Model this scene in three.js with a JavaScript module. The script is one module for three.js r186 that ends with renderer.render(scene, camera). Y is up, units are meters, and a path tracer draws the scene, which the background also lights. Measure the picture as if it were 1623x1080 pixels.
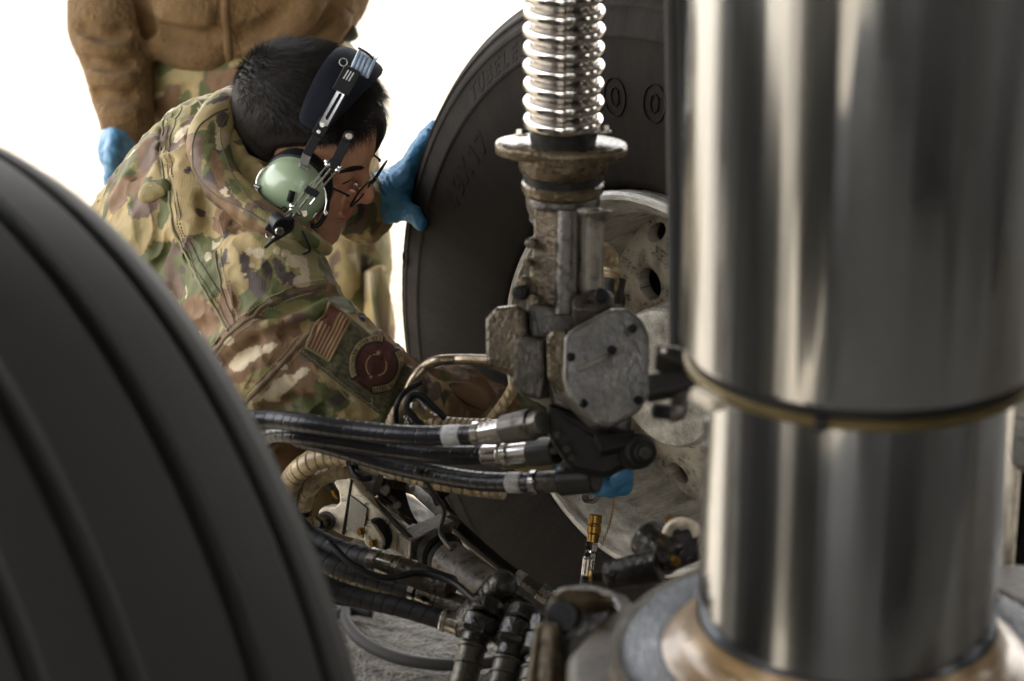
import * as THREE from 'three';
import { RoundedBoxGeometry } from 'three/addons/geometries/RoundedBoxGeometry.js';
import { mergeGeometries, mergeVertices, toCreasedNormals } from 'three/addons/utils/BufferGeometryUtils.js';
import { FontLoader } from 'three/addons/loaders/FontLoader.js';
import { TextGeometry } from 'three/addons/geometries/TextGeometry.js';

// ---------------------------------------------------------------- camera, sky, sun, exposure
const scene = new THREE.Scene();
const EYE = new THREE.Vector3(0, 1.95, 0), PITCH = 0.36;
const camera = new THREE.PerspectiveCamera(2 * Math.atan(540 / 3832) * 180 / Math.PI, 1623 / 1080, 0.1, 400);
camera.position.copy(EYE);
camera.rotation.set(-PITCH, 0, 0);
camera.focus = 3.42; camera.userData.fStop = 4.4;
scene.add(camera);

const renderer = new THREE.WebGLRenderer({ antialias: true });
renderer.toneMapping = THREE.LinearToneMapping;
renderer.toneMappingExposure = 11.8;
renderer.shadowMap.enabled = true;

{ // hazy bright sky, computed
  const W = 256, H = 128, d = new Float32Array(W * H * 4);
  for (let j = 0; j < H; j++) {
    const el = ((j + 0.5) / H - 0.5) * Math.PI, t = Math.max(0, Math.sin(el));
    const k = Math.pow(1 - t, 2.2);
    for (let i = 0; i < W; i++) {
      const o = (j * W + i) * 4;
      d[o] = 0.36 + 0.36 * k; d[o + 1] = 0.385 + 0.30 * k; d[o + 2] = 0.44 + 0.19 * k; d[o + 3] = 1;
    }
  }
  const sky = new THREE.DataTexture(d, W, H, THREE.RGBAFormat, THREE.FloatType);
  sky.mapping = THREE.EquirectangularReflectionMapping;
  sky.magFilter = sky.minFilter = THREE.LinearFilter; sky.needsUpdate = true;
  scene.background = sky; scene.environment = sky;
}
const sun = new THREE.DirectionalLight(new THREE.Color(1, 0.90, 0.76), 3.1);
sun.position.set(-5, 8, -6).multiplyScalar(3);
sun.castShadow = true; sun.shadow.mapSize.set(2048, 2048); sun.shadow.radius = 2;
Object.assign(sun.shadow.camera, { left: -14, right: 14, top: 14, bottom: -14, near: 1, far: 80 });
scene.add(sun); scene.add(sun.target);

// ---------------------------------------------------------------- helpers
const F = 3832, CP = Math.cos(PITCH), SP = Math.sin(PITCH);
const V3 = (x, y, z) => new THREE.Vector3(x, y, z);
const DIR = (px, py) => { const u = (px - 811.5) / F, v = -(py - 540) / F; return V3(u, v * CP - SP, -CP - v * SP); };  // one metre along the lens axis
const V = (px, py, zc) => DIR(px, py).multiplyScalar(zc).add(EYE);
const CX = V3(1, 0, 0), CY = V3(0, CP, -SP), CZ = V3(0, SP, CP);       // right, up, towards the eye
let seed = 7;
const rnd = () => { seed = (seed * 1664525 + 1013904223) >>> 0; return seed / 4294967296; };
const rr = (a, b) => a + (b - a) * rnd();
const clamp = (x, a = 0, b = 1) => Math.min(b, Math.max(a, x));
const smooth = (a, b, x) => { const t = clamp((x - a) / (b - a)); return t * t * (3 - 2 * t); };
const mix = (a, b, t) => a + (b - a) * t;
const used = {};
function numbered(name) { const n = used[name] = (used[name] ?? -1) + 1; return n ? name + '_' + String(n).padStart(3, '0') : name; }
function thing(name, label, category, pos = null, group) {
  const o = new THREE.Group(); o.name = numbered(name); scene.add(o);
  if (pos) o.position.copy(pos);
  o.userData = { label, category }; if (group) o.userData.group = group;
  return o;
}
function part(name, geo, mat, parent, label) {
  const m = new THREE.Mesh(geo, mat); m.name = name; m.castShadow = m.receiveShadow = true;
  if (label) m.userData.label = label;
  parent.add(m); return m;
}
function struct(name, geo, mat) { const m = part(numbered(name), geo, mat, scene); m.userData.kind = 'structure'; return m; }
// subtract a parent's place from world-space geometry
function local(geo, parent) { const p = new THREE.Vector3(); let o = parent; while (o && o !== scene) { p.add(o.position); o = o.parent; } return geo.translate(-p.x, -p.y, -p.z); }
function wpart(name, geo, mat, parent, label) { return part(name, local(geo, parent), mat, parent, label); }
const clean = g => { const h = g.index ? g.toNonIndexed() : g; for (const k of Object.keys(h.attributes)) if (!['position', 'normal', 'uv'].includes(k)) h.deleteAttribute(k); return h; };
const merge = list => mergeGeometries(list.map(clean));
const basis = (x, y, z, o = V3(0, 0, 0)) => new THREE.Matrix4().makeBasis(x, y, z).setPosition(o);
// frame whose y axis runs along d
function alongY(d, o, hint = V3(0, 0, 1)) {
  const y = d.clone().normalize(); let x = new THREE.Vector3().crossVectors(y, hint);
  if (x.lengthSq() < 1e-6) x = new THREE.Vector3().crossVectors(y, V3(1, 0, 0));
  x.normalize(); return basis(x, y, new THREE.Vector3().crossVectors(x, y), o);
}
const lathe = (pts, seg = 48) => new THREE.LatheGeometry(pts.map(p => new THREE.Vector2(p[0], p[1])), seg);
// sharp-edged lathe: each profile edge with its own normals unless nearly straight
function turned(pts, seg = 40, crease = 0.5) { return toCreasedNormals(lathe(pts, seg), crease); }
const cyl = (a, b, r0, r1 = r0, seg = 24, ch = 0.12) => { // chamfered cylinder between two points
  const L = a.distanceTo(b), c = Math.min(ch * Math.min(r0, r1), L * 0.3);
  return turned([[0.0001, 0], [r0 - c, 0], [r0, c], [r1, L - c], [r1 - c, L], [0.0001, L]], seg).applyMatrix4(alongY(b.clone().sub(a), a));
};
const hexa = (a, b, r) => cyl(a, b, r, r, 6, 0.1);
const rbox = (w, h, d, r = 0.004, s = 2) => new RoundedBoxGeometry(w, h, d, s, Math.min(r, w / 2.1, h / 2.1, d / 2.1));
const ball = (c, r, sx = 1, sy = 1, sz = 1, seg = 20) => new THREE.SphereGeometry(r, seg, seg * 0.7 | 0).scale(sx, sy, sz).translate(c.x, c.y, c.z);
// an outline seen at pixels, laid into a real plane through point o with normal n, and given thickness behind it
function slab(px, o, n, depth, bevel = 0.003, holes = []) {
  n = n.clone().normalize();
  const ux = new THREE.Vector3().crossVectors(V3(0, 1, 0), n).normalize(), uy = new THREE.Vector3().crossVectors(n, ux);
  const hit = p => { const d = DIR(p[0], p[1]), t = o.clone().sub(EYE).dot(n) / d.dot(n), q = d.multiplyScalar(t).add(EYE).sub(o); return new THREE.Vector2(q.dot(ux), q.dot(uy)); };
  let P = px.map(hit); if (THREE.ShapeUtils.isClockWise(P)) P.reverse();
  const s = new THREE.Shape(P);
  for (const h of holes) { const q = h.map(hit); if (!THREE.ShapeUtils.isClockWise(q)) q.reverse(); s.holes.push(new THREE.Path(q)); }
  const g = new THREE.ExtrudeGeometry(s, { depth: Math.max(depth - bevel, 0.0005), bevelEnabled: bevel > 0, bevelThickness: bevel, bevelSize: bevel, bevelOffset: -bevel, bevelSegments: 2, curveSegments: 6 });
  g.translate(0, 0, -depth);
  return g.applyMatrix4(basis(ux, uy, n, o));
}
function roundPx(pts, r, n = 5) { // round the corners of a pixel outline
  const out = []; const N = pts.length;
  for (let i = 0; i < N; i++) {
    const p = pts[i], a = pts[(i + N - 1) % N], b = pts[(i + 1) % N];
    const la = Math.hypot(a[0] - p[0], a[1] - p[1]), lb = Math.hypot(b[0] - p[0], b[1] - p[1]);
    const q = Math.min(p[2] ?? r, la * 0.45, lb * 0.45);
    const A = [p[0] + (a[0] - p[0]) / la * q, p[1] + (a[1] - p[1]) / la * q], B = [p[0] + (b[0] - p[0]) / lb * q, p[1] + (b[1] - p[1]) / lb * q];
    for (let k = 0; k <= n; k++) { const t = k / n; out.push([(1 - t) ** 2 * A[0] + 2 * t * (1 - t) * p[0] + t * t * B[0], (1 - t) ** 2 * A[1] + 2 * t * (1 - t) * p[1] + t * t * B[1]]); }
  }
  return out;
}
const curve = (pts, t = 0.5) => new THREE.CatmullRomCurve3(pts, false, 'centripetal', t);
const C = list => curve(list.map(p => V(p[0], p[1], p[2])));
// sweep a circle of radius rad(s, angle, length) along a curve; s in metres
function sweep(cv, rad, opt = {}) {
  const L = cv.getLength(), step = opt.step ?? 0.004, n = Math.max(6, Math.ceil(L / step)), m = opt.seg ?? 16;
  const pos = [], uv = [], idx = [];
  let N = null, prev = null;
  for (let i = 0; i <= n; i++) {
    const u = i / n, p = cv.getPointAt(u), t = cv.getTangentAt(u);
    if (!N) { N = Math.abs(t.y) < 0.9 ? V3(0, 1, 0) : V3(1, 0, 0); }
    N = N.clone().addScaledVector(t, -N.dot(t)).normalize();
    const B = new THREE.Vector3().crossVectors(t, N);
    for (let j = 0; j <= m; j++) {
      const a = j / m * 2 * Math.PI, r = typeof rad === 'number' ? rad : rad(u * L, a, L);
      const q = p.clone().addScaledVector(N, Math.cos(a) * r).addScaledVector(B, Math.sin(a) * r);
      pos.push(q.x, q.y, q.z); uv.push(u * L, j / m * 0.1);
    }
  }
  for (let i = 0; i < n; i++) for (let j = 0; j < m; j++) { const a = i * (m + 1) + j, b = a + m + 1; idx.push(a, a + 1, b, b, a + 1, b + 1); }
  const c0 = pos.length / 3, e0 = cv.getPointAt(0), e1 = cv.getPointAt(1);
  pos.push(e0.x, e0.y, e0.z, e1.x, e1.y, e1.z); uv.push(0, 0, L, 0);
  for (let j = 0; j < m; j++) { idx.push(c0, j + 1, j); const b = n * (m + 1); idx.push(c0 + 1, b + j, b + j + 1); }
  const g = new THREE.BufferGeometry();
  g.setAttribute('position', new THREE.Float32BufferAttribute(pos, 3)); g.setAttribute('uv', new THREE.Float32BufferAttribute(uv, 2)); g.setIndex(idx);
  const w = mergeVertices(g.clone().deleteAttribute('uv'), 1e-7); w.computeVertexNormals();
  g.computeVertexNormals();
  { // weld the seam normals
    const nn = g.attributes.normal; for (let i = 0; i <= n; i++) { const a = i * (m + 1), b = a + m; const x = nn.getX(a) + nn.getX(b), y = nn.getY(a) + nn.getY(b), z = nn.getZ(a) + nn.getZ(b), l = Math.hypot(x, y, z) || 1; nn.setXYZ(a, x / l, y / l, z / l); nn.setXYZ(b, x / l, y / l, z / l); }
  }
  return g;
}
// spiral-wrapped sleeve: each turn overlaps the next, with a groove between
const wrap = (r, pitch, depth = 0.0014, groove = 0.12) => (s, a) => { const w = s + 0.22 * pitch * (Math.sin(s * 61 + r * 900) + Math.sin(s * 23.7)), t = ((w / pitch + a / (2 * Math.PI)) % 1 + 1) % 1; return r + depth * (t - 0.5) * 0.7 - (t < groove ? depth * (1 - Math.abs(t / groove * 2 - 1)) * 1.6 : 0); };

// ---------------------------------------------------------------- noise and textures
const perm = new Uint8Array(512); { const p = [...Array(256).keys()]; for (let i = 255; i > 0; i--) { const j = rnd() * (i + 1) | 0;[p[i], p[j]] = [p[j], p[i]]; } for (let i = 0; i < 512; i++) perm[i] = p[i & 255]; }
function noise3(x, y, z) {
  const X = Math.floor(x), Y = Math.floor(y), Z = Math.floor(z); x -= X; y -= Y; z -= Z;
  const u = x * x * x * (x * (x * 6 - 15) + 10), v = y * y * y * (y * (y * 6 - 15) + 10), w = z * z * z * (z * (z * 6 - 15) + 10);
  const g = (h, a, b, c) => { h &= 15; const p = h < 8 ? a : b, q = h < 4 ? b : h === 12 || h === 14 ? a : c; return (h & 1 ? -p : p) + (h & 2 ? -q : q); };
  const A = perm[X & 255] + (Y & 255), B = perm[(X + 1) & 255] + (Y & 255), Zi = Z & 255;
  const AA = perm[A & 511] + Zi, AB = perm[(A + 1) & 511] + Zi, BA = perm[B & 511] + Zi, BB = perm[(B + 1) & 511] + Zi;
  const l = (a, b, t) => a + (b - a) * t;
  return l(l(l(g(perm[AA & 511], x, y, z), g(perm[BA & 511], x - 1, y, z), u), l(g(perm[AB & 511], x, y - 1, z), g(perm[BB & 511], x - 1, y - 1, z), u), v),
    l(l(g(perm[(AA + 1) & 511], x, y, z - 1), g(perm[(BA + 1) & 511], x - 1, y, z - 1), u), l(g(perm[(AB + 1) & 511], x, y - 1, z - 1), g(perm[(BB + 1) & 511], x - 1, y - 1, z - 1), u), v), w);
}
const fbm = (x, y, z, o = 4) => { let s = 0, a = 0.5; for (let i = 0; i < o; i++) { s += a * noise3(x, y, z); x = x * 2.03 + 11.3; y = y * 2.03 + 5.1; z = z * 2.03 + 7.7; a *= 0.5; } return s; };
// periodic 2D noise: bend the square into a torus-like walk through 3D noise by cross-fading
function tile(n, fn) { // fn(u, v) in 0..1, cross-faded at the edges so that it repeats
  const a = new Float32Array(n * n), e = 0.15;
  for (let j = 0; j < n; j++) for (let i = 0; i < n; i++) {
    const u = i / n, v = j / n, wu = u > 1 - e ? (u - 1 + e) / e : 0, wv = v > 1 - e ? (v - 1 + e) / e : 0;
    let s = fn(u, v) * (1 - wu) * (1 - wv);
    if (wu) s += fn(u - 1, v) * wu * (1 - wv); if (wv) s += fn(u, v - 1) * (1 - wu) * wv; if (wu && wv) s += fn(u - 1, v - 1) * wu * wv;
    a[j * n + i] = s;
  }
  return a;
}
function tex(n, fn, color) { // color(value, i) -> [r,g,b] 0..255, or grey
  const a = fn instanceof Float32Array ? fn : tile(n, fn), d = new Uint8Array(n * n * 4);
  for (let i = 0; i < n * n; i++) { const c = color ? color(a[i], i) : [a[i] * 255, a[i] * 255, a[i] * 255]; for (let k = 0; k < 3; k++) d[i * 4 + k] = clamp(c[k], 0, 255); d[i * 4 + 3] = 255; }
  const t = new THREE.DataTexture(d, n, n); t.wrapS = t.wrapT = THREE.RepeatWrapping; t.magFilter = THREE.LinearFilter; t.minFilter = THREE.LinearMipmapLinearFilter; t.generateMipmaps = true; t.needsUpdate = true;
  if (color) t.colorSpace = THREE.SRGBColorSpace;
  return t;
}
const rep = (t, x, y = x) => { const c = t.clone(); c.repeat.set(x, y); c.needsUpdate = true; return c; };
// uv in metres by the dominant axis of each triangle
function boxUV(g, k = 1) {
  g = g.index ? g.toNonIndexed() : g; const p = g.attributes.position, uv = new Float32Array(p.count * 2), a = V3(), b = V3(), c = V3();
  for (let i = 0; i < p.count; i += 3) {
    a.fromBufferAttribute(p, i); b.fromBufferAttribute(p, i + 1); c.fromBufferAttribute(p, i + 2);
    const n = b.clone().sub(a).cross(c.clone().sub(a)), x = Math.abs(n.x), y = Math.abs(n.y), z = Math.abs(n.z);
    [a, b, c].forEach((q, j) => { const o = (i + j) * 2; if (x >= y && x >= z) { uv[o] = q.z * k; uv[o + 1] = q.y * k; } else if (y >= z) { uv[o] = q.x * k; uv[o + 1] = q.z * k; } else { uv[o] = q.x * k; uv[o + 1] = q.y * k; } });
  }
  g.setAttribute('uv', new THREE.BufferAttribute(uv, 2)); return g;
}
const lin = (r, g, b) => new THREE.Color().setRGB(r, g, b);
const mat = (r, g, b, rough, metal = 0, more = {}) => new THREE.MeshStandardMaterial({ color: lin(r, g, b), roughness: rough, metalness: metal, ...more });
const pmat = (r, g, b, rough, metal = 0, more = {}) => new THREE.MeshPhysicalMaterial({ color: lin(r, g, b), roughness: rough, metalness: metal, ...more });

const T_speck = tex(512, (u, v) => { const a = fbm(u * 9, v * 9, 1.5, 5), b = noise3(u * 60, v * 60, 4), c = noise3(u * 130, v * 130, 8); return clamp(0.78 + a * 0.45 + b * 0.10 + c * 0.08); }, v => { const s = 255 * v; return [s, s * (0.985 + 0.015 * v), s * (0.95 + 0.05 * v)]; });
const T_grime = tex(512, (u, v) => { const a = fbm(u * 7, v * 7, 3.5, 5), b = fbm(u * 34, v * 34, 9.5, 4), c = noise3(u * 16, v * 70, 6.5); const spots = smooth(0.24, 0.42, b + a * 0.25), film = smooth(-0.25, 0.45, a + b * 0.35), scr = smooth(0.5, 0.62, c + b * 0.3); return clamp(1.0 - spots * 0.38 - film * 0.34 - scr * 0.25 + noise3(u * 110, v * 110, 2) * 0.05); }, v => [255 * v, 252 * v - 2, 246 * v - 6]);
const T_dust = tex(512, (u, v) => { const a = fbm(u * 5, v * 5, 14.5, 5), b = noise3(u * 9, v * 50, 2.2), c = fbm(u * 40, v * 40, 8.8, 3); return clamp(0.42 + a * 0.35 + smooth(0.42, 0.6, b + c * 0.5) * 0.3 + smooth(0.28, 0.40, c) * 0.12 + noise3(u * 120, v * 120, 7) * 0.06); }, v => [255 * v, 252 * v, 244 * v]);
const T_rough = tex(512, (u, v) => clamp(0.72 + fbm(u * 8, v * 8, 20, 5) * 0.6 + noise3(u * 70, v * 70, 3) * 0.1));
const T_bump = tex(512, (u, v) => clamp(0.5 + fbm(u * 24, v * 24, 6, 5) * 0.8));
const T_fine = tex(256, (u, v) => clamp(0.5 + noise3(u * 90, v * 90, 5.5) * 0.4 + noise3(u * 45, v * 45, 1.5) * 0.3));
const T_weave = tex(256, (u, v) => { const a = 24 * 2 * Math.PI; return clamp(0.5 + 0.28 * Math.sin((u + v) * a) + 0.18 * Math.sin((u - v) * a) * Math.sin(u * a * 2) + noise3(u * 60, v * 60, 2) * 0.25); });
const T_brush = tex(512, (u, v) => clamp(0.5 + noise3(u * 5, v * 250, 3.3) * 0.35 + noise3(u * 2, v * 90, 7.3) * 0.3 + noise3(u * 14, v * 400, 1.3) * 0.2));
const T_concreteH = tile(1024, (u, v) => {
  const tine = 0.5 + 0.5 * Math.sin((v + 0.010 * fbm(u * 5, v * 5, 3, 3)) * 2 * Math.PI * 22);
  const pits = fbm(u * 40, v * 40, 12, 4), big = fbm(u * 7, v * 7, 31, 4), wear = smooth(-0.15, 0.2, big);
  const grit = noise3(u * 150, v * 150, 3) + 0.7 * noise3(u * 260, v * 260, 9);
  return clamp(0.55 + 0.34 * (tine - 0.5) * wear + pits * 0.75 + big * 0.30 + grit * 0.16 - smooth(0.12, 0.26, pits) * 0.32);
});
const T_concreteB = tex(1024, T_concreteH);
const T_concreteC = tex(1024, T_concreteH, v => { const s = 95 + 130 * v; return [s, s * 0.975, s * 0.93]; });

// ---------------------------------------------------------------- the setting
const M = {
  concrete: new THREE.MeshStandardMaterial({ color: lin(0.31, 0.293, 0.265), map: rep(T_concreteC, 1), bumpMap: rep(T_concreteB, 1), bumpScale: 0.010, roughness: 0.95 }),
  rubber: pmat(0.0155, 0.0125, 0.0095, 0.62, 0, { specularIntensity: 0.14, bumpMap: rep(T_fine, 14), bumpScale: 0.0004, map: rep(T_speck, 3) }),
  tread: pmat(0.029, 0.0275, 0.0255, 0.62, 0, { specularIntensity: 0.3, bumpMap: rep(T_fine, 16), bumpScale: 0.0003 }),
  rimPaint: mat(0.62, 0.59, 0.52, 0.42, 0, { map: rep(T_speck, 2), roughnessMap: rep(T_rough, 2), bumpMap: rep(T_bump, 2), bumpScale: 0.0006 }),
  white: mat(0.74, 0.68, 0.56, 0.42, 0, { map: rep(T_grime, 3), bumpMap: rep(T_bump, 5), bumpScale: 0.0005 }),
  grey: mat(0.165, 0.15, 0.125, 0.45, 0.1, { map: rep(T_grime, 4), bumpMap: rep(T_bump, 6), bumpScale: 0.0008 }),
  dirty: mat(0.050, 0.042, 0.031, 0.5, 0.25, { map: rep(T_grime, 5), roughnessMap: rep(T_rough, 4), bumpMap: rep(T_bump, 6), bumpScale: 0.0012 }),
  cast: mat(0.095, 0.073, 0.044, 0.38, 0.45, { map: rep(T_grime, 5), roughnessMap: rep(T_rough, 5), bumpMap: rep(T_bump, 7), bumpScale: 0.001 }),
  dark: pmat(0.012, 0.011, 0.009, 0.5, 0, { specularIntensity: 0.3, bumpMap: rep(T_bump, 6), bumpScale: 0.0008 }),
  black: pmat(0.008, 0.008, 0.0085, 0.42, 0, { specularIntensity: 0.4 }),
  steel: mat(0.60, 0.58, 0.55, 0.25, 1, { roughnessMap: rep(T_rough, 5), bumpMap: rep(T_bump, 8), bumpScale: 0.0002 }),
  chrome: mat(0.78, 0.77, 0.75, 0.10, 1),
  dullSteel: mat(0.40, 0.385, 0.36, 0.36, 1, { map: rep(T_grime, 5), roughnessMap: rep(T_rough, 6) }),
  brass: mat(0.42, 0.25, 0.07, 0.34, 1, { map: rep(T_grime, 6) }),
  gland: mat(0.13, 0.10, 0.038, 0.4, 0.6, { map: rep(T_grime, 4) }),
  tan: mat(0.60, 0.455, 0.26, 0.36, 0, { map: rep(T_speck, 8), bumpMap: rep(T_fine, 10), bumpScale: 0.0002 }),
  hose: mat(0.009, 0.0095, 0.0115, 0.27, 0, { bumpMap: rep(T_fine, 12), bumpScale: 0.0002 }),
  matte: mat(0.03, 0.03, 0.029, 0.7),
};
M.polish = pmat(0.70, 0.735, 0.775, 0.125, 1, { anisotropy: 1.0, bumpMap: rep(T_brush, 1, 3), bumpScale: 0.000010 });

{ // the concrete apron, to the horizon
  const g = new THREE.PlaneGeometry(600, 600, 1, 1).rotateX(-Math.PI / 2);
  const uv = g.attributes.uv; for (let i = 0; i < uv.count; i++) uv.setXY(i, uv.getX(i) * 600 / 1.1, uv.getY(i) * 600 / 1.1);
  const m = struct('ground', g, M.concrete); m.rotation.y = -0.42;
}

// ---------------------------------------------------------------- the wheels
const TR = 0.622;
function crown(z) { const a = Math.abs(z); return TR - 0.017 * (a / 0.143) ** 2 - (a > 0.143 ? 0.6 * (a - 0.143) ** 2 / 0.04 * 0.12 : 0); }
function tyreProfile() { // (radius, axial), from the inner bead across the tread to the outer bead
  const side = [[0.292, 0.190], [0.300, 0.207], [0.312, 0.2105], [0.335, 0.2135], [0.36, 0.2155], [0.40, 0.2168], [0.43, 0.2165], [0.46, 0.2150], [0.49, 0.2120],
    [0.512, 0.2088], [0.514, 0.2105], [0.521, 0.2095], [0.523, 0.2065], [0.545, 0.2010], [0.556, 0.1975], [0.558, 0.1990], [0.566, 0.1955], [0.568, 0.1928], [0.577, 0.1865], [0.579, 0.1880], [0.584, 0.1840], [0.586, 0.1810], [0.592, 0.1710]];
  const grooves = [[-0.143, 0.012, 0.011], [-0.070, 0.021, 0.017], [0.043, 0.021, 0.017], [0.116, 0.016, 0.014]];
  const pts = side.map(([r, z]) => [r, -z]);
  const N = 220;
  for (let i = 0; i <= N; i++) {
    const z = -0.165 + 0.33 * i / N; let r = crown(z);
    for (const [gz, w, d] of grooves) { const t = Math.abs(z - gz) / (w / 2); r -= d * (1 - smooth(0.55, 1.25, t)); }
    pts.push([r, z]);
  }
  return pts.concat(side.reverse().map(([r, z]) => [r, z]));
}
const latheZ = (pts, seg, crease) => (crease ? turned(pts, seg, crease) : lathe(pts, seg)).rotateX(Math.PI / 2);
function fixUV(g, k) { // around x axial metres
  const p = g.attributes.position, uv = g.attributes.uv; for (let i = 0; i < p.count; i++) uv.setXY(i, uv.getX(i) * k, uv.getY(i) * k * 0.25); return g;
}
const WY = 0.832, WT = 0.023;
function wheelFrame(o, pos) {
  const n = V3(-Math.sin(WY) * Math.cos(WT), Math.sin(WT), Math.cos(WY) * Math.cos(WT)), p = V3(Math.cos(WY), 0, Math.sin(WY)), q = new THREE.Vector3().crossVectors(n, p);
  o.setRotationFromMatrix(basis(p, q, n)); o.position.copy(pos); o.updateMatrixWorld(true);
}
const tyreGeo = fixUV(latheZ(tyreProfile(), 220), 4);
const rimBarrel = (() => { // flange, well and inner face
  return fixUV(latheZ([[0.150, -0.19], [0.285, -0.19], [0.290, 0.19], [0.292, 0.206], [0.2935, 0.2135], [0.2925, 0.2195], [0.288, 0.2230], [0.281, 0.2225], [0.2770, 0.2170], [0.2762, 0.2100], [0.2740, 0.2060], [0.2665, 0.2005], [0.2590, 0.1920], [0.2530, 0.1800], [0.2495, 0.1640], [0.2475, 0.140], [0.2460, 0.050], [0.2455, 0.016]], 140, 0.5), 3);
})();
const HOLE = [];
function wheelDisc() { // a dished disc with two rings of lightening holes
  const s = new THREE.Shape(); s.absarc(0, 0, 0.25, 0, 2 * Math.PI);
  const hole = (r, a, w, h) => { const pts = []; for (let i = 0; i < 28; i++) { const t = -i / 28 * 2 * Math.PI, x = r + Math.cos(t) * h, y = Math.sin(t) * w; pts.push(new THREE.Vector2(x * Math.cos(a) - y * Math.sin(a), x * Math.sin(a) + y * Math.cos(a))); } s.holes.push(new THREE.Path(pts)); };
  for (let i = 0; i < 9; i++) { const a = 1.92 + i * 2 * Math.PI / 9; hole(0.172, a, 0.023, 0.026); hole(0.222, a + Math.PI / 9, 0.022, 0.013); }
  const g = new THREE.ExtrudeGeometry(s, { depth: 0.018, bevelEnabled: true, bevelThickness: 0.003, bevelSize: 0.003, bevelOffset: -0.003, bevelSegments: 2, curveSegments: 100 });
  const p = g.attributes.position; // dish
  for (let i = 0; i < p.count; i++) { const r = Math.hypot(p.getX(i), p.getY(i)); p.setZ(i, p.getZ(i) + 0.034 - 0.08 * (r - 0.1)); }
  g.computeVertexNormals(); const uv = g.attributes.uv; for (let i = 0; i < uv.count; i++) uv.setXY(i, p.getX(i) * 2.2, p.getY(i) * 2.2);
  return toCreasedNormals(g, 0.6);
}
const font = await new FontLoader().loadAsync('fonts/droid/droid_sans_bold.typeface.json');
// sidewall point and outward slope at radius r
const sideZ = (() => { const s = tyreProfile().slice(-23).sort((a, b) => a[0] - b[0]); return r => { for (let i = 1; i < s.length; i++) if (r <= s[i][0]) return mix(s[i - 1][1], s[i][1], (r - s[i - 1][0]) / (s[i][0] - s[i - 1][0] || 1)); return s[s.length - 1][1]; }; })();
function onSide(g, r, ang, turn, lift = 0) { // put flat geometry (x right, y outward) on the sidewall
  const z0 = sideZ(r - 0.008), z1 = sideZ(r + 0.008), slope = Math.atan2(z0 - z1, 0.016);
  return g.rotateZ(turn).rotateX(-slope).translate(0, r, sideZ(r) + lift).rotateZ(ang);
}
function letters(parent, text, r, mid, size, outward = true, italic = 0) {
  const total = text.length; const pitch = size * 0.92 / r;
  [...text].forEach((ch, i) => {
    if (ch === ' ') return;
    const g = new TextGeometry(ch, { font, size, depth: 0.0006, curveSegments: 4, bevelEnabled: true, bevelThickness: 0.0003, bevelSize: 0.0002, bevelSegments: 1 });
    g.computeBoundingBox(); const b = g.boundingBox; g.translate(-(b.min.x + b.max.x) / 2, -size / 2, 0);
    if (italic) g.applyMatrix4(new THREE.Matrix4().makeShear(0, 0, italic, 0, 0, 0));
    part('letter', onSide(g, r, mid - (i - (total - 1) / 2) * pitch * (outward ? 1 : -1), outward ? 0 : Math.PI, -0.0004), M.rubber, parent);
  });
}
// the far wheel
const farW = thing('wheel_assembly', 'upright black tyre on a white wheel with lightening holes, behind the actuator', 'aircraft wheel');
wheelFrame(farW, V3(0.348, 1.95 - 1.322, -3.451));
{
  const t = part('tyre', tyreGeo, M.rubber, farW);
  letters(t, 'TUBELESS', 0.5365, 0.66, 0.026, true, 0.25);
  letters(t, '49X17', 0.465, 1.02, 0.034);
  
  for (const a of [0.165, -0.02]) { // raised ovals in rings
    const pts = []; for (let i = 0; i < 40; i++) { const q = i / 40 * 2 * Math.PI; pts.push(V3(Math.cos(q) * 0.0215, Math.sin(q) * 0.0275, 0)); }
    const ring = new THREE.TubeGeometry(new THREE.CatmullRomCurve3(pts, true), 60, 0.0012, 6, true);
    const st = pts.map(p => V3(p.x * 0.36, (Math.abs(p.y) > 0.014 ? Math.sign(p.y) * (Math.abs(p.y) - 0.012) : p.y) * 0.9, 0));
    const oval = new THREE.TubeGeometry(new THREE.CatmullRomCurve3(st, true), 60, 0.0013, 6, true);
    part('emblem', onSide(merge([ring, oval]), 0.43, a, 0, 0.0006), M.rubber, t);
  }
  { const pts = []; for (let i = 0; i < 30; i++) { const q = i / 30 * 2 * Math.PI; pts.push(V3(Math.cos(q) * 0.014, Math.sin(q) * 0.014, 0)); }
    part('emblem', onSide(merge([new THREE.TubeGeometry(new THREE.CatmullRomCurve3(pts, true), 40, 0.001, 5, true), new THREE.TubeGeometry(new THREE.CatmullRomCurve3(pts.slice(4, 26).map(p => p.clone().multiplyScalar(0.5))), 30, 0.001, 5)]), 0.56, 1.47, 0, 0.0004), M.rubber, t); }
  const rim = part('rim', rimBarrel, M.rimPaint, farW);
  const disc = part('wheel_disc', wheelDisc(), M.discPaint ??= mat(0.56, 0.53, 0.465, 0.45, 0, { map: rep(T_grime, 1.6), bumpMap: rep(T_bump, 2), bumpScale: 0.0006 }), farW);
  part('brake_stack', merge([0, 1, 2, 3].map(i => latheZ([[0.09, -0.14 + i * 0.03], [0.235, -0.14 + i * 0.03], [0.235, -0.12 + i * 0.03], [0.09, -0.12 + i * 0.03]], 60, 0.4))), M.black, farW);
  const hub = part('hub_cap', boxUV(latheZ([[0.128, 0.040], [0.112, 0.052], [0.1085, 0.063], [0.1085, 0.150], [0.107, 0.158], [0.103, 0.163], [0.096, 0.165], [0.0001, 0.1655]], 72, 0.45), 2.2), M.rimPaint, farW);
}
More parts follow.
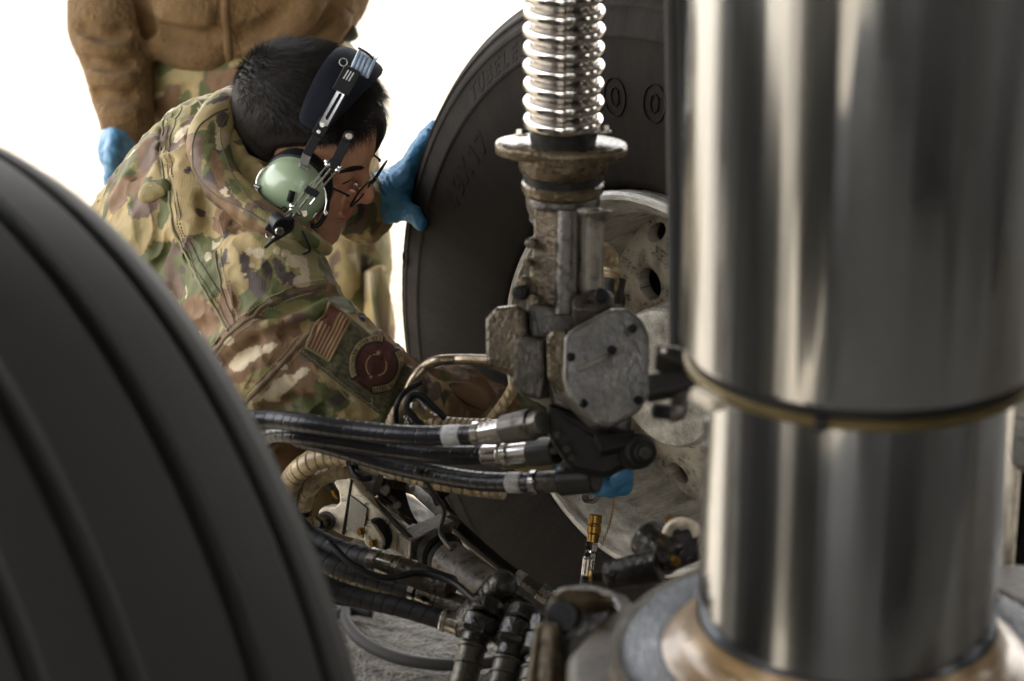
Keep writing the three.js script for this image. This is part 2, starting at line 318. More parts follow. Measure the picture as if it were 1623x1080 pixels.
// the near wheel, seen on its tread
const nearW = thing('wheel_assembly', 'blurred dark tyre tread with deep round grooves close by at the lower left', 'aircraft wheel');
wheelFrame(nearW, V3(-0.634, 1.95 - 1.226, -2.099));
part('tyre', tyreGeo, M.tread, nearW);
part('rim', rimBarrel, M.rimPaint, nearW);
part('wheel_disc', wheelDisc(), M.rimPaint, nearW);
part('hub_cap', latheZ([[0.128, 0.085], [0.112, 0.097], [0.1085, 0.196], [0.096, 0.211], [0.0001, 0.2115]], 48, 0.45), M.rimPaint, nearW);

// ---------------------------------------------------------------- the shock strut
const SA = V(1356, 700, 2.147); // a point of its axis
const yOn = (py, z = SA.z) => { const k = (540 - py) / F; return z * (SP - k * CP) / (CP + k * SP) + EYE.y; };
const axis = py => V3(SA.x, yOn(py), SA.z);
const depthOf = p => -p.clone().sub(EYE).dot(CZ);
const strut = thing('shock_strut', 'thick polished steel landing gear strut standing at the right, wide cylinder over a narrower piston', 'landing gear strut', axis(1000));
{
  const r1 = 241 * depthOf(axis(700)) / F, r0 = 286 * depthOf(axis(548)) / F;
  const yc = yOn(548), at = (pts, crease = 0.5, seg = 160) => turned(pts, seg, crease).translate(SA.x, 0, SA.z);
  const up = part('upper_cylinder', local(at([[0.0001, yc], [r0 - 0.008, yc], [r0 - 0.002, yc + 0.002], [r0, yc + 0.008], [r0, yc + 0.9], [r0, yc + 1.6], [0.0001, yc + 1.6]]), strut), M.polish, strut);
  part('seal', local(at([[0.0001, yc], [r0 - 0.010, yc], [r0 - 0.010, yc - 0.009], [0.0001, yc - 0.009]]), strut), M.black, strut);
  const ring = part('gland_ring', local(at([[r1, yc - 0.0092], [r0 - 0.005, yc - 0.0092], [r0 - 0.004, yc - 0.0105], [r0 - 0.004, yc - 0.0165], [r0 - 0.006, yc - 0.0185], [r1 + 0.010, yc - 0.0185], [r1 + 0.003, yc - 0.012], [r1, yc - 0.012]]), strut), M.gland, strut);
  // slots and the white stop block
  const a0 = 2.02; const slot = rbox(0.010, 0.012, 0.012, 0.001).translate(0, yc - 0.0135, r0 - 0.006).rotateY(-0.34);
  part('slot_key', local(slot.translate(SA.x, 0, SA.z), strut), M.black, ring);
  part('stop_block', local(rbox(0.034, 0.012, 0.018, 0.003).translate(0, yc - 0.020, r0 - 0.001).rotateY(-1.07).translate(SA.x, 0, SA.z), strut), M.white, ring);
  const yb = yOn(975);
  part('piston', local(at([[0.0001, yc - 0.01], [r1, yc - 0.01], [r1, yb - 0.09], [0.0001, yb - 0.09]]), strut), M.polish, strut);
  // the collar of the bogie below
  globalThis.STR = { r0, r1, yc, yb };
}
const { r0: R0, r1: R1, yc: YC, yb: YB } = globalThis.STR;
const bogie = thing('bogie_beam', 'grimy cast bogie beam with a round blue greased collar under the polished piston', 'bogie beam', V3(SA.x, YB - 0.030, SA.z));
{
  const at = (pts, crease = 0.5, seg = 120) => turned(pts, seg, crease).translate(0, 0, 0);
  part('fillet', at([[R1 + 0.0015, 0.030], [R1 + 0.004, 0.021], [R1 + 0.009, 0.009], [R1 + 0.017, 0.002], [R1 + 0.028, -0.002], [R1 + 0.032, -0.006], [R1 + 0.0015, -0.006]], 1.0), M.bogieTan ??= mat(0.36, 0.235, 0.115, 0.28, 0.1, { map: rep(T_speck, 3) }), bogie);
  part('collar', at([[R1 + 0.0015, -0.0062], [R1 + 0.033, -0.0062], [R1 + 0.036, -0.005], [R1 + 0.064, -0.005], [R1 + 0.068, -0.008], [R1 + 0.069, -0.014], [R1 + 0.069, -0.06], [R1 + 0.0015, -0.06]]), M.blueGrease ??= mat(0.040, 0.054, 0.076, 0.42, 0.3, { map: rep(T_grime, 4), roughnessMap: rep(T_rough, 6), bumpMap: rep(T_bump, 4), bumpScale: 0.001 }), bogie);
  part('outer_lip', at([[R1 + 0.0695, -0.011], [R1 + 0.076, -0.007], [R1 + 0.080, -0.012], [R1 + 0.084, -0.07], [R1 + 0.0695, -0.07]]), M.cast, bogie);
  // the body: an octagonal casting that runs on to the right
  const s = new THREE.Shape([[-0.24, 0.05], [-0.20, 0.14], [-0.05, 0.235], [0.20, 0.235], [0.9, 0.16], [0.9, -0.16], [0.20, -0.225], [-0.10, -0.225], [-0.20, -0.16], [-0.24, -0.06]].map(p => new THREE.Vector2(p[0], p[1])));
  const g = new THREE.ExtrudeGeometry(s, { depth: 0.26, bevelEnabled: true, bevelThickness: 0.02, bevelSize: 0.014, bevelSegments: 4 }).rotateX(-Math.PI / 2).translate(0, -0.315, 0).rotateY(0.0);
  part('body', boxUV(toCreasedNormals(g, 0.5), 1), M.bogieBody ??= mat(0.075, 0.058, 0.036, 0.55, 0.05, { map: rep(T_grime, 4), bumpMap: rep(T_bump, 6), bumpScale: 0.0012 }), bogie);
}

// ---------------------------------------------------------------- the rod and bracket beside the strut
{
  const zc = 2.42, t = thing('guide_rod', 'dark vertical rod with bracket and elbow fitting along the polished strut', 'rod', V(1071, 560, zc));
  wpart('rod', cyl(V(1063, -120, zc + 0.01), V(1072, 548, zc), 0.0072, 0.0072, 20), M.dark, t);
  wpart('rod_cover', boxUV(slab([[1074, -100], [1092, -100], [1092, 552], [1077, 552]], V(1080, 300, zc + 0.02), CZ, 0.01)), M.black, t);
  const b = wpart('bracket', boxUV(merge([
    slab(roundPx([[1040, 545], [1086, 553], [1104, 562], [1100, 580], [1072, 574], [1040, 562]], 3), V(1070, 560, zc - 0.02), CZ.clone().addScaledVector(CY, 0.6), 0.03),
    slab(roundPx([[1044, 566], [1100, 576], [1104, 606], [1086, 618], [1050, 606]], 4), V(1070, 590, zc), CZ, 0.035),
    slab(roundPx([[1024, 592], [1092, 584], [1104, 606], [1070, 618], [1026, 626]], 5), V(1060, 605, zc - 0.015), CZ.clone().addScaledVector(CY, 0.5), 0.02)])), M.dark, t);
  for (const [x, y] of [[1052, 556], [1089, 566]]) wpart('screw', cyl(V(x, y, zc - 0.03), V(x, y, zc - 0.045), 0.0028), M.dullSteel, b);
  const e = wpart('elbow_fitting', merge([cyl(V(1077, 612, zc), V(1077, 640, zc), 0.0085), cyl(V(1077, 636, zc), V(1077, 641, zc), 0.0105), sweep(C([[1077, 640, zc], [1077, 652, zc], [1070, 656, zc], [1062, 655, zc]]), 0.0092)]), M.dirty, t);
  wpart('stub', merge([cyl(V(1066, 655, zc), V(1036, 651, zc + 0.01), 0.0075), ...[1036, 1042, 1048, 1055].map(x => cyl(V(x, 652 + (x - 1036) * 0.1, zc + 0.005), V(x + 3, 652 + (x - 1036) * 0.1, zc + 0.005), 0.0092))]), M.dark, e);
}

// ---------------------------------------------------------------- the actuator with its bellows
const act = thing('hydraulic_actuator', 'grimy hydraulic actuator with shiny ribbed bellows and a grey cover plate', 'actuator', V(900, 520, 2.85));
{
  const z = 2.85, k = z / F, A = V(893, 215, z), vy = k / CP; // metres per pixel, across and up
  const up = (list, y0) => list.map(([r, y]) => [r * k, -(y - 215) * vy]).reverse();
  const L = (pts, crease = 0.6, seg = 56) => turned(pts, seg, crease).translate(A.x, A.y, A.z);
  { // bellows: rounded rings
    const pts = []; for (let y = 206; y > -90; y -= 0.75) { const ph = (206 - y) / 27.2, t = ph - Math.floor(ph), c = Math.sin(t * Math.PI); pts.push([(42 + 22.5 * Math.pow(Math.max(0, 1 - Math.pow(Math.abs(2 * t - 1), 2.6)), 0.5) + (Math.floor(ph) % 2 ? 0.8 : 0)) * k, -(y - 215) * vy]); }
    pts.unshift([0.0001, -(208 - 215) * vy]); wpart('bellows', lathe(pts, 72).translate(A.x, A.y, A.z), M.bellows ??= mat(0.58, 0.555, 0.52, 0.2, 1, { roughnessMap: rep(T_rough, 4) }), act);
  }
  { // lobed flange
    const s = new THREE.Shape(); const N = 60;
    for (let i = 0; i <= N; i++) { const a = i / N * 2 * Math.PI, c = Math.cos(a), q = Math.sin(a), w = 92 * k, d = 58 * k; const lobe = 1 + 0.04 * Math.cos(2 * a) + (c < 0 ? 0.07 * c * c * c * c : 0); const e = 0.82; const x = Math.sign(c) * Math.pow(Math.abs(c), 1 / e) * w * lobe, y = Math.sign(q) * Math.pow(Math.abs(q), e) * d; i ? s.lineTo(x, y) : s.moveTo(x, y); }
    const g = new THREE.ExtrudeGeometry(s, { depth: 0.008, bevelEnabled: true, bevelThickness: 0.004, bevelSize: 0.005, bevelSegments: 3 }).rotateX(-Math.PI / 2).rotateY(-0.12).translate(A.x, A.y - 0.020, A.z);
    const f = wpart('flange', boxUV(toCreasedNormals(g, 0.7)), M.cast, act);
    wpart('gasket', L([[52, 225], [54, 214], [50, 205], [48, 203], [40, 203]].map(([r, y]) => [r * k, -(y - 215) * vy])), M.dark, f);
    for (const [x, y] of [[826, 214], [958, 208]]) wpart('bolt', merge([hexa(V(x, y, z), V(x, y - 9, z), 0.0062), cyl(V(x, y + 2, z), V(x, y - 1, z), 0.009)]), M.dullSteel, f);
  }
  wpart('collar', boxUV(L(up([[0.1, 238], [66, 238], [70, 242], [71, 262], [69, 268], [63, 272], [62, 284], [66, 288], [66, 298], [62, 304], [56, 306], [0.1, 306]]), 0.5)), M.cast, act);
  wpart('neck', boxUV(L(up([[0.1, 304], [57, 304], [60, 312], [58, 326], [53, 338], [54, 344], [50, 350], [42, 360], [0.1, 362]]), 0.5)), M.oil ??= pmat(0.035, 0.029, 0.021, 0.34, 0.1, { map: rep(T_grime, 5), bumpMap: rep(T_bump, 6), bumpScale: 0.0012 }), act);
  wpart('ring_seal', L(up([[60, 271], [64, 273], [64, 283], [60, 285]])), M.black, act);
  // columns
  wpart('side_slab', boxUV(slab(roundPx([[846, 330], [884, 336], [884, 486], [836, 484], [840, 420], [845, 378]], 3), V(862, 400, z - 0.02), CZ.clone().addScaledVector(CX, -0.35), 0.05)), M.cast, act);
  wpart('column', boxUV(cyl(V(900, 334, z - 0.03), V(896, 500, z - 0.03), 0.0125, 0.0135)), M.dirty, act);
  wpart('column', boxUV(merge([cyl(V(934, 330, z - 0.005), V(934, 478, z - 0.005), 0.0172), cyl(V(946, 336, z - 0.01), V(948, 352, z - 0.01), 0.0185, 0.0125)])), M.grey, act);
  wpart('web', boxUV(slab([[880, 340], [930, 340], [926, 520], [884, 520]], V(900, 400, z + 0.01), CZ, 0.03)), M.dark, act);
  for (const [x, y, r, m] of [[842, 384, 8, M.cast], [836, 414, 6, M.cast], [828, 444, 7, M.cast], [824, 462, 11, M.dark], [846, 474, 9, M.cast]]) wpart('boss', boxUV(merge([cyl(V(x + 6, y, z + 0.015), V(x - 2, y + 2, z - 0.035), r * k * 1.25, r * k), cyl(V(x - 1, y + 2, z - 0.03), V(x - 3, y + 2, z - 0.042), r * k * 0.6)])), m, act);
  // lugs over the plate
  const lug = wpart('lug', boxUV(slab(roundPx([[906, 470], [944, 456], [972, 462], [974, 478], [950, 490], [908, 488]], 8), V(940, 474, z - 0.05), CZ.clone().addScaledVector(CY, 1.2), 0.02)), M.dirty, act);
  wpart('lug_eye', cyl(V(953, 470, z - 0.052), V(954, 466, z - 0.060), 0.009, 0.008), M.black, lug);
  // boxes on the left
  wpart('box_housing', boxUV(slab(roundPx([[767, 504], [784, 486], [816, 482], [828, 489], [832, 560], [830, 610], [808, 596], [772, 582], [768, 572]], 4), V(798, 540, z - 0.02), CZ.clone().addScaledVector(CX, -0.35).addScaledVector(CY, 0.15), 0.07, 0.006)), M.cast, act);
  wpart('box_housing', boxUV(slab(roundPx([[812, 540], [826, 532], [862, 536], [864, 600], [856, 634], [826, 630], [812, 606]], 5), V(838, 580, z - 0.045), CZ.clone().addScaledVector(CX, -0.2), 0.06, 0.006)), M.dirty, act);
  wpart('base_block', boxUV(slab(roundPx([[836, 470], [905, 488], [930, 500], [1010, 510], [1000, 690], [880, 690], [868, 620], [838, 560]], 6), V(890, 560, z - 0.01), CZ, 0.08, 0.006)), M.dirty, act);
  wpart('plate_flange', boxUV(slab(roundPx([[864, 534], [874, 523], [896, 523], [900, 560], [899, 628], [880, 618], [866, 600]], 5), V(882, 570, z - 0.075), CZ.clone().addScaledVector(CX, -0.3), 0.03, 0.005)), M.cast, act);
  const pn = CZ.clone().addScaledVector(CX, 0.16).addScaledVector(CY, 0.12), po = V(960, 585, z - 0.085);
  const plate = wpart('cover_plate', boxUV(slab(roundPx([[896, 534], [908, 521], [966, 489], [996, 488], [1020, 508], [1030, 532], [1031, 560], [1027, 632], [1014, 654], [970, 678], [948, 674], [902, 628], [894, 600]], 7), po, pn, 0.05, 0.005)), M.plate ??= mat(0.145, 0.13, 0.112, 0.5, 0.15, { map: rep(T_speck, 3), roughnessMap: rep(T_rough, 3), bumpMap: rep(T_bump, 5), bumpScale: 0.0008 }), act);
  for (const [x, y] of [[1003, 521], [905, 566], [970, 555], [1012, 634], [925, 640]]) wpart('screw', merge([cyl(V(x, y, z - 0.082), V(x, y, z - 0.094), 0.0052), cyl(V(x, y, z - 0.093), V(x, y, z - 0.097), 0.0026)]), M.dark, plate);
  wpart('bead', boxUV(slab(roundPx([[914, 583], [988, 548], [992, 556], [918, 591]], 2), po.clone().addScaledVector(pn.clone().normalize(), 0.0015), pn, 0.004, 0.001)), M.grey, plate);
  wpart('lower_block', boxUV(merge([slab(roundPx([[868, 640], [930, 660], [1000, 690], [1010, 735], [960, 760], [905, 748], [872, 700]], 8), V(930, 700, z - 0.03), CZ, 0.10, 0.008), slab(roundPx([[940, 688], [1006, 680], [1006, 706], [952, 716]], 5), V(970, 698, z - 0.06), CZ.clone().addScaledVector(CY, 0.4), 0.02)])), M.dark, act);
  const kn = wpart('adjusting_knob', merge([cyl(V(1002, 716, z), V(1012, 716, z - 0.06), 0.022, 0.021), cyl(V(1012, 716, z - 0.055), V(1018, 717, z - 0.085), 0.017), cyl(V(1018, 717, z - 0.08), V(1022, 718, z - 0.10), 0.0105)]), M.dark, act);
  wpart('nut', hexa(V(1022, 718, z - 0.095), V(1024, 719, z - 0.112), 0.007), M.dirty, kn);
  for (const [x, y] of [[884, 690], [898, 712], [878, 716], [893, 738], [906, 726]]) wpart('screw', cyl(V(x, y, z - 0.04), V(x, y, z - 0.06), 0.004), M.dirty, act);
}
{ // wrapped fitting seen between actuator and wheel
  const z = 3.02, t = thing('hose', 'short brown banded hose end just right of the actuator columns, before the wheel disc', 'hose', V(962, 410, z));
  const cv = C([[938, 400, z - 0.05], [955, 402, z], [966, 414, z + 0.02], [966, 440, z + 0.02], [955, 470, z]]);
  wpart('sleeve', sweep(cv, wrap(0.0135, 0.014, 0.003, 0.25), { step: 0.0015 }), M.tan, t);
  wpart('fitting', merge([cyl(V(962, 440, z), V(956, 480, z), 0.0115), cyl(V(980, 440, z + 0.03), V(972, 480, z + 0.03), 0.011)]), M.dirty, t);
}

// ---------------------------------------------------------------- hoses
function hose(label, pts, r, m, o = {}) {
  const t = thing('hydraulic_hose', label, 'hose', V(...pts[0]), o.group);
  wpart('sleeve', sweep(C(pts), o.plain ? r : wrap(r, o.pitch ?? 0.011, o.depth ?? 0.0012, o.groove ?? 0.12), { step: o.plain ? 0.004 : 0.0009, seg: o.seg ?? 18 }), m, t);
  return t;
}
const seg = (t, name, a, b, r0, r1, m, hx) => wpart(name, boxUV(hx ? merge([hexa(V(...a), V(...b), r0)]) : cyl(V(...a), V(...b), r0, r1 ?? r0, 28)), m, t);
const band = (t, a, b, r) => seg(t, 'band', a, b, r, r, M.steel);
M.tape = mat(0.62, 0.62, 0.60, 0.45, 0.1, { map: rep(T_speck, 8) });
M.nut = mat(0.10, 0.095, 0.085, 0.42, 0.6, { map: rep(T_grime, 6), bumpMap: rep(T_bump, 8), bumpScale: 0.0006 });
{
  const h = hose('uppermost thick black wrapped hose running from the near tyre to the actuator', [[290, 676, 3.12], [385, 666, 3.02], [430, 665, 3.0], [490, 672, 2.97], [560, 682, 2.95], [640, 690, 2.92], [700, 691, 2.90], [752, 689, 2.88]], 0.0122, M.hose, { pitch: 0.0125, depth: 0.0004, groove: 0.06 });
  seg(h, 'tape', [704, 691, 2.898], [734, 690, 2.888], 0.0128, 0.0128, M.tape);
  seg(h, 'band', [750, 689, 2.88], [763, 688, 2.876], 0.0150, 0.0150, M.steel);
  seg(h, 'ferrule', [763, 688, 2.876], [800, 682, 2.86], 0.0135, 0.0145, M.steel);
  seg(h, 'nut', [798, 682, 2.86], [846, 673, 2.835], 0.0175, 0.0192, M.nut); seg(h, 'nut', [844, 674, 2.836], [862, 670, 2.82], 0.0165, 0.0140, M.nut);
}
{
  const h = hose('middle black hose looping behind the uppermost one into the actuator', [[416, 780, 3.12], [414, 735, 3.12], [418, 705, 3.09], [436, 690, 3.05], [470, 690, 3.02], [540, 699, 3.0], [620, 712, 2.98], [700, 721, 2.95], [776, 722, 2.93]], 0.0118, M.hose, { pitch: 0.0125, depth: 0.0004, groove: 0.06 });
  seg(h, 'tape', [764, 722, 2.932], [790, 722, 2.925], 0.0125, 0.0125, M.steel);
  seg(h, 'band', [797, 721, 2.92], [808, 720, 2.915], 0.0138, 0.0138, M.steel);
  seg(h, 'ferrule', [808, 720, 2.915], [845, 717, 2.90], 0.0122, 0.013, M.steel);
  seg(h, 'nut', [842, 718, 2.90], [884, 714, 2.875], 0.0172, 0.0165, M.nutDark ??= pmat(0.016, 0.015, 0.014, 0.45, 0, { specularIntensity: 0.6, bumpMap: rep(T_bump, 8), bumpScale: 0.0006 }));
}
{
  const h = hose('lowest black wrapped hose of the three that enter the actuator from the left', [[470, 694, 3.07], [540, 712, 3.05], [610, 734, 3.03], [680, 750, 3.0], [760, 763, 2.96], [815, 765, 2.93], [850, 765, 2.91]], 0.0124, M.hose, { pitch: 0.0125, depth: 0.0004, groove: 0.06 });
  seg(h, 'tape', [806, 765, 2.932], [830, 765, 2.92], 0.0130, 0.0130, M.tape);
  seg(h, 'band', [842, 765, 2.915], [854, 765, 2.91], 0.0150, 0.0150, M.steel);
  seg(h, 'ferrule', [854, 765, 2.91], [892, 763, 2.895], 0.0132, 0.0136, M.nut);
  seg(h, 'nut', [888, 763, 2.897], [946, 760, 2.87], 0.0178, 0.0168, M.nutDark);
}
{
  const h = hose('big tan spiral-wrapped hose arching beside the near tyre above the white link', [[462, 830, 3.24], [454, 800, 3.22], [456, 775, 3.2], [476, 744, 3.17], [508, 726, 3.15], [548, 721, 3.13], [590, 730, 3.12], [650, 748, 3.10], [720, 764, 3.08], [800, 774, 3.06]], 0.0150, M.tan, { pitch: 0.0118, depth: 0.0009, groove: 0.09 });
  const c = wpart('clamp', boxUV(merge([cyl(V(558, 720, 3.13), V(568, 723, 3.127), 0.0185), cyl(V(566, 724, 3.127), V(576, 727, 3.124), 0.0172)])), M.black, h);
  wpart('buckle', boxUV(rbox(0.010, 0.006, 0.008, 0.0015).applyMatrix4(basis(CX, CY, CZ, V(566, 706, 3.105)))), M.steel, c);
  wpart('cushion', sweep(C([[556, 738, 3.12], [562, 752, 3.11], [575, 760, 3.105], [588, 758, 3.11]]), 0.0035), M.black, c);
}
{
  const h = hose('smaller tan wrapped hose curving under the big tan one', [[480, 850, 3.24], [478, 815, 3.23], [482, 790, 3.22], [496, 766, 3.2], [522, 750, 3.19], [556, 744, 3.18]], 0.0122, M.tan, { pitch: 0.0118, depth: 0.0009, groove: 0.09 });
  seg(h, 'band', [479, 806, 3.228], [478, 816, 3.231], 0.0134, 0.0134, M.black);
}
{
  const h = hose('thin tan ribbed hose hooked over a black loop clamp behind the uppermost black hose', [[612, 720, 3.06], [617, 690, 3.05], [624, 664, 3.045], [637, 644, 3.045], [652, 637, 3.05], [664, 644, 3.055], [676, 659, 3.08], [698, 669, 3.07], [735, 673, 3.06], [790, 674, 3.05]], 0.0082, M.tan, { pitch: 0.0082, depth: 0.0012, groove: 0.14 });
  const pts = [[694, 700, 3.02], [676, 682, 3.02], [656, 662, 3.02], [645, 645, 3.02], [649, 629, 3.02], [663, 625, 3.02], [674, 632, 3.02], [690, 648, 3.02], [706, 664, 3.02]];
  const c = wpart('loop_clamp', sweep(C(pts), 0.0042, { seg: 12 }), M.black, h);
  wpart('clamp_strap', sweep(C([[655, 668, 3.026], [650, 650, 3.028], [653, 636, 3.028], [661, 632, 3.026], [667, 637, 3.024], [676, 650, 3.02]]), 0.0035, { seg: 10 }), M.steel, c);
}
{
  const h = hose('short tan wrapped tube slanting up beside the sleeve into the actuator', [[766, 690, 3.08], [778, 668, 3.07], [793, 648, 3.05], [810, 622, 3.03], [818, 604, 3.02]], 0.0072, M.tan, { pitch: 0.013, depth: 0.0018, groove: 0.16 });
}
{ // braided line
  const pts = [[646, 640, 3.065], [648, 618, 3.065], [658, 598, 3.06], [674, 581, 3.06], [695, 572, 3.05], [724, 570, 3.05], [770, 571, 3.0], [800, 571, 2.96]];
  const t = thing('braided_line', 'thin braided steel line arching over the sleeve to the actuator box', 'hydraulic line', V(...pts[0]));
  wpart('braid', sweep(C(pts), (s, a) => 0.0066 + 0.00035 * Math.sin(a * 8 + s * 2200) * Math.sin(a * 8 - s * 2200), { step: 0.0007, seg: 48 }), mat(0.42, 0.34, 0.24, 0.35, 0.9, { map: rep(T_speck, 20) }), t);
  wpart('chain', merge([...Array(7)].map((_, i) => new THREE.TorusGeometry(0.0022, 0.0007, 6, 10).applyMatrix4(alongY(CY, V(643 + i * 0.7, 662 + i * 4.5, 3.03), i % 2 ? CX : CZ)))), M.chrome, t);
}
// lower black hoses with steel collars that run to the valve block
function lower(label, pts, r, a, b, c, d) {
  const h = hose(label, pts, r, M.hoseDull ??= pmat(0.011, 0.011, 0.0115, 0.5, 0, { specularIntensity: 0.45, bumpMap: rep(T_fine, 12), bumpScale: 0.0003 }), { pitch: 0.016, depth: 0.0005, groove: 0.06 });
  const lerp = t => a.map((v, i) => v + (d[i] - v) * t);
  seg(h, 'band', a, b, r * 1.16, r * 1.16, M.steel); seg(h, 'ferrule', b, c, r * 1.04, r * 1.12, M.dullSteel); seg(h, 'band', c, c.map((v, i) => v + (d[i] - c[i]) * 0.12), r * 1.2, r * 1.2, M.dullSteel);
  seg(h, 'pipe', c.map((v, i) => v + (d[i] - c[i]) * 0.1), d, r * 1.15, r * 1.2, M.dirty);
  return h;
}
lower('black hose under the white link, uppermost of the three that lead to the valve block', [[436, 776, 3.2], [456, 812, 3.18], [480, 842, 3.16], [515, 862, 3.14], [555, 878, 3.12], [592, 888, 3.10]], 0.0142, [586, 887, 3.1], [600, 891, 3.095], [626, 900, 3.085], [716, 934, 3.05]);
lower('black hose in the middle of the three that lead to the valve block', [[452, 840, 3.15], [484, 872, 3.14], [530, 896, 3.12], [600, 918, 3.10], [656, 936, 3.08]], 0.0132, [652, 934, 3.08], [664, 938, 3.075], [690, 948, 3.065], [762, 976, 3.03]);
lower('lowest black hose leading to the valve block above the bare concrete', [[462, 890, 3.08], [510, 926, 3.08], [570, 948, 3.07], [640, 964, 3.05], [705, 984, 3.03]], 0.0128, [700, 982, 3.03], [710, 985, 3.028], [730, 992, 3.02], [765, 1004, 3.0]);
hose('tan ribbed hose almost hidden between the two lower black hoses', [[470, 890, 3.16], [510, 916, 3.16], [570, 930, 3.15], [640, 946, 3.14], [700, 960, 3.12]], 0.0095, M.tan, { pitch: 0.0095, depth: 0.0012, groove: 0.14 });
hose('slim black hose sloping along the bottom of the far tyre to a steel fitting', [[688, 772, 3.34], [700, 800, 3.32], [724, 832, 3.3], [760, 866, 3.28], [800, 900, 3.26], [832, 922, 3.25]], 0.0088, M.hoseDull, { plain: true });
{
  const t = scene.children[scene.children.length - 1];
  seg(t, 'tape', [818, 912, 3.255], [832, 921, 3.25], 0.0094, 0.0094, M.tape);
  seg(t, 'ferrule', [832, 921, 3.25], [856, 938, 3.24], 0.0098, 0.0105, M.nut); seg(t, 'nut', [855, 937, 3.24], [872, 949, 3.235], 0.0125, 0.0125, M.dullSteel, true);
  seg(t, 'knob', [690, 765, 3.33], [706, 776, 3.31], 0.0135, 0.0125, M.dark);
}
{ // cable on the ground
  const G = (px, py) => { const d = DIR(px, py); const s = (EYE.y - 0.017) / -d.y; return d.multiplyScalar(s).add(EYE); };
  const t = thing('cable', 'dark grey cable lying in a loop on the bare concrete', 'cable', G(600, 1030));
  wpart('sheath', sweep(curve([[500, 930], [520, 950], [545, 966], [548, 985], [566, 1010], [600, 1032], [645, 1047], [700, 1054], [760, 1052], [820, 1044], [900, 1030]].map(p => G(...p))), 0.0105, { seg: 14 }), M.cable ??= pmat(0.03, 0.028, 0.026, 0.65, 0, { specularIntensity: 0.3 }), t);
  wpart('sheath', sweep(curve([[530, 975], [560, 968], [590, 972]].map(p => G(...p))), 0.009, { seg: 12 }), M.cable, t);
}

// the dark tangle behind and between the lower hoses
hose('dark hose deep behind the lower hoses, highest of the hidden ones', [[430, 850, 3.3], [500, 892, 3.3], [580, 915, 3.28], [660, 940, 3.25], [740, 972, 3.2]], 0.0170, M.hoseDull, { plain: true });
hose('dark hose deep behind the lower hoses, lowest of the hidden ones', [[440, 905, 3.26], [510, 936, 3.26], [590, 950, 3.24], [670, 970, 3.2], [750, 996, 3.15]], 0.0150, M.hoseDull, { plain: true });
function wire(label, pts, r, m) { const t = thing('wire', label, 'wire', V(...pts[0])); wpart('sheath', sweep(C(pts), r, { seg: 10 }), m, t); return t; }
wire('thin black wire looping under the uppermost lower hose', [[520, 858, 3.08], [560, 896, 3.06], [610, 916, 3.05], [668, 908, 3.05], [716, 922, 3.03], [758, 956, 2.99]], 0.0042, M.black);
wire('thin grey wire hanging in a slack curve from the three upper hoses', [[660, 742, 2.98], [690, 786, 3.05], [704, 812, 3.12], [698, 846, 3.14], [716, 872, 3.12]], 0.0030, M.nut);
wire('thin tan wire running beside the slim hose along the tyre', [[676, 760, 3.36], [694, 804, 3.34], [718, 842, 3.32], [756, 876, 3.30], [806, 914, 3.28]], 0.0028, M.tan);
wire('thin black line curving from the braided line down behind the upper hoses', [[640, 700, 3.04], [628, 668, 3.03], [630, 640, 3.02], [646, 618, 3.03], [668, 606, 3.04]], 0.0036, M.black);

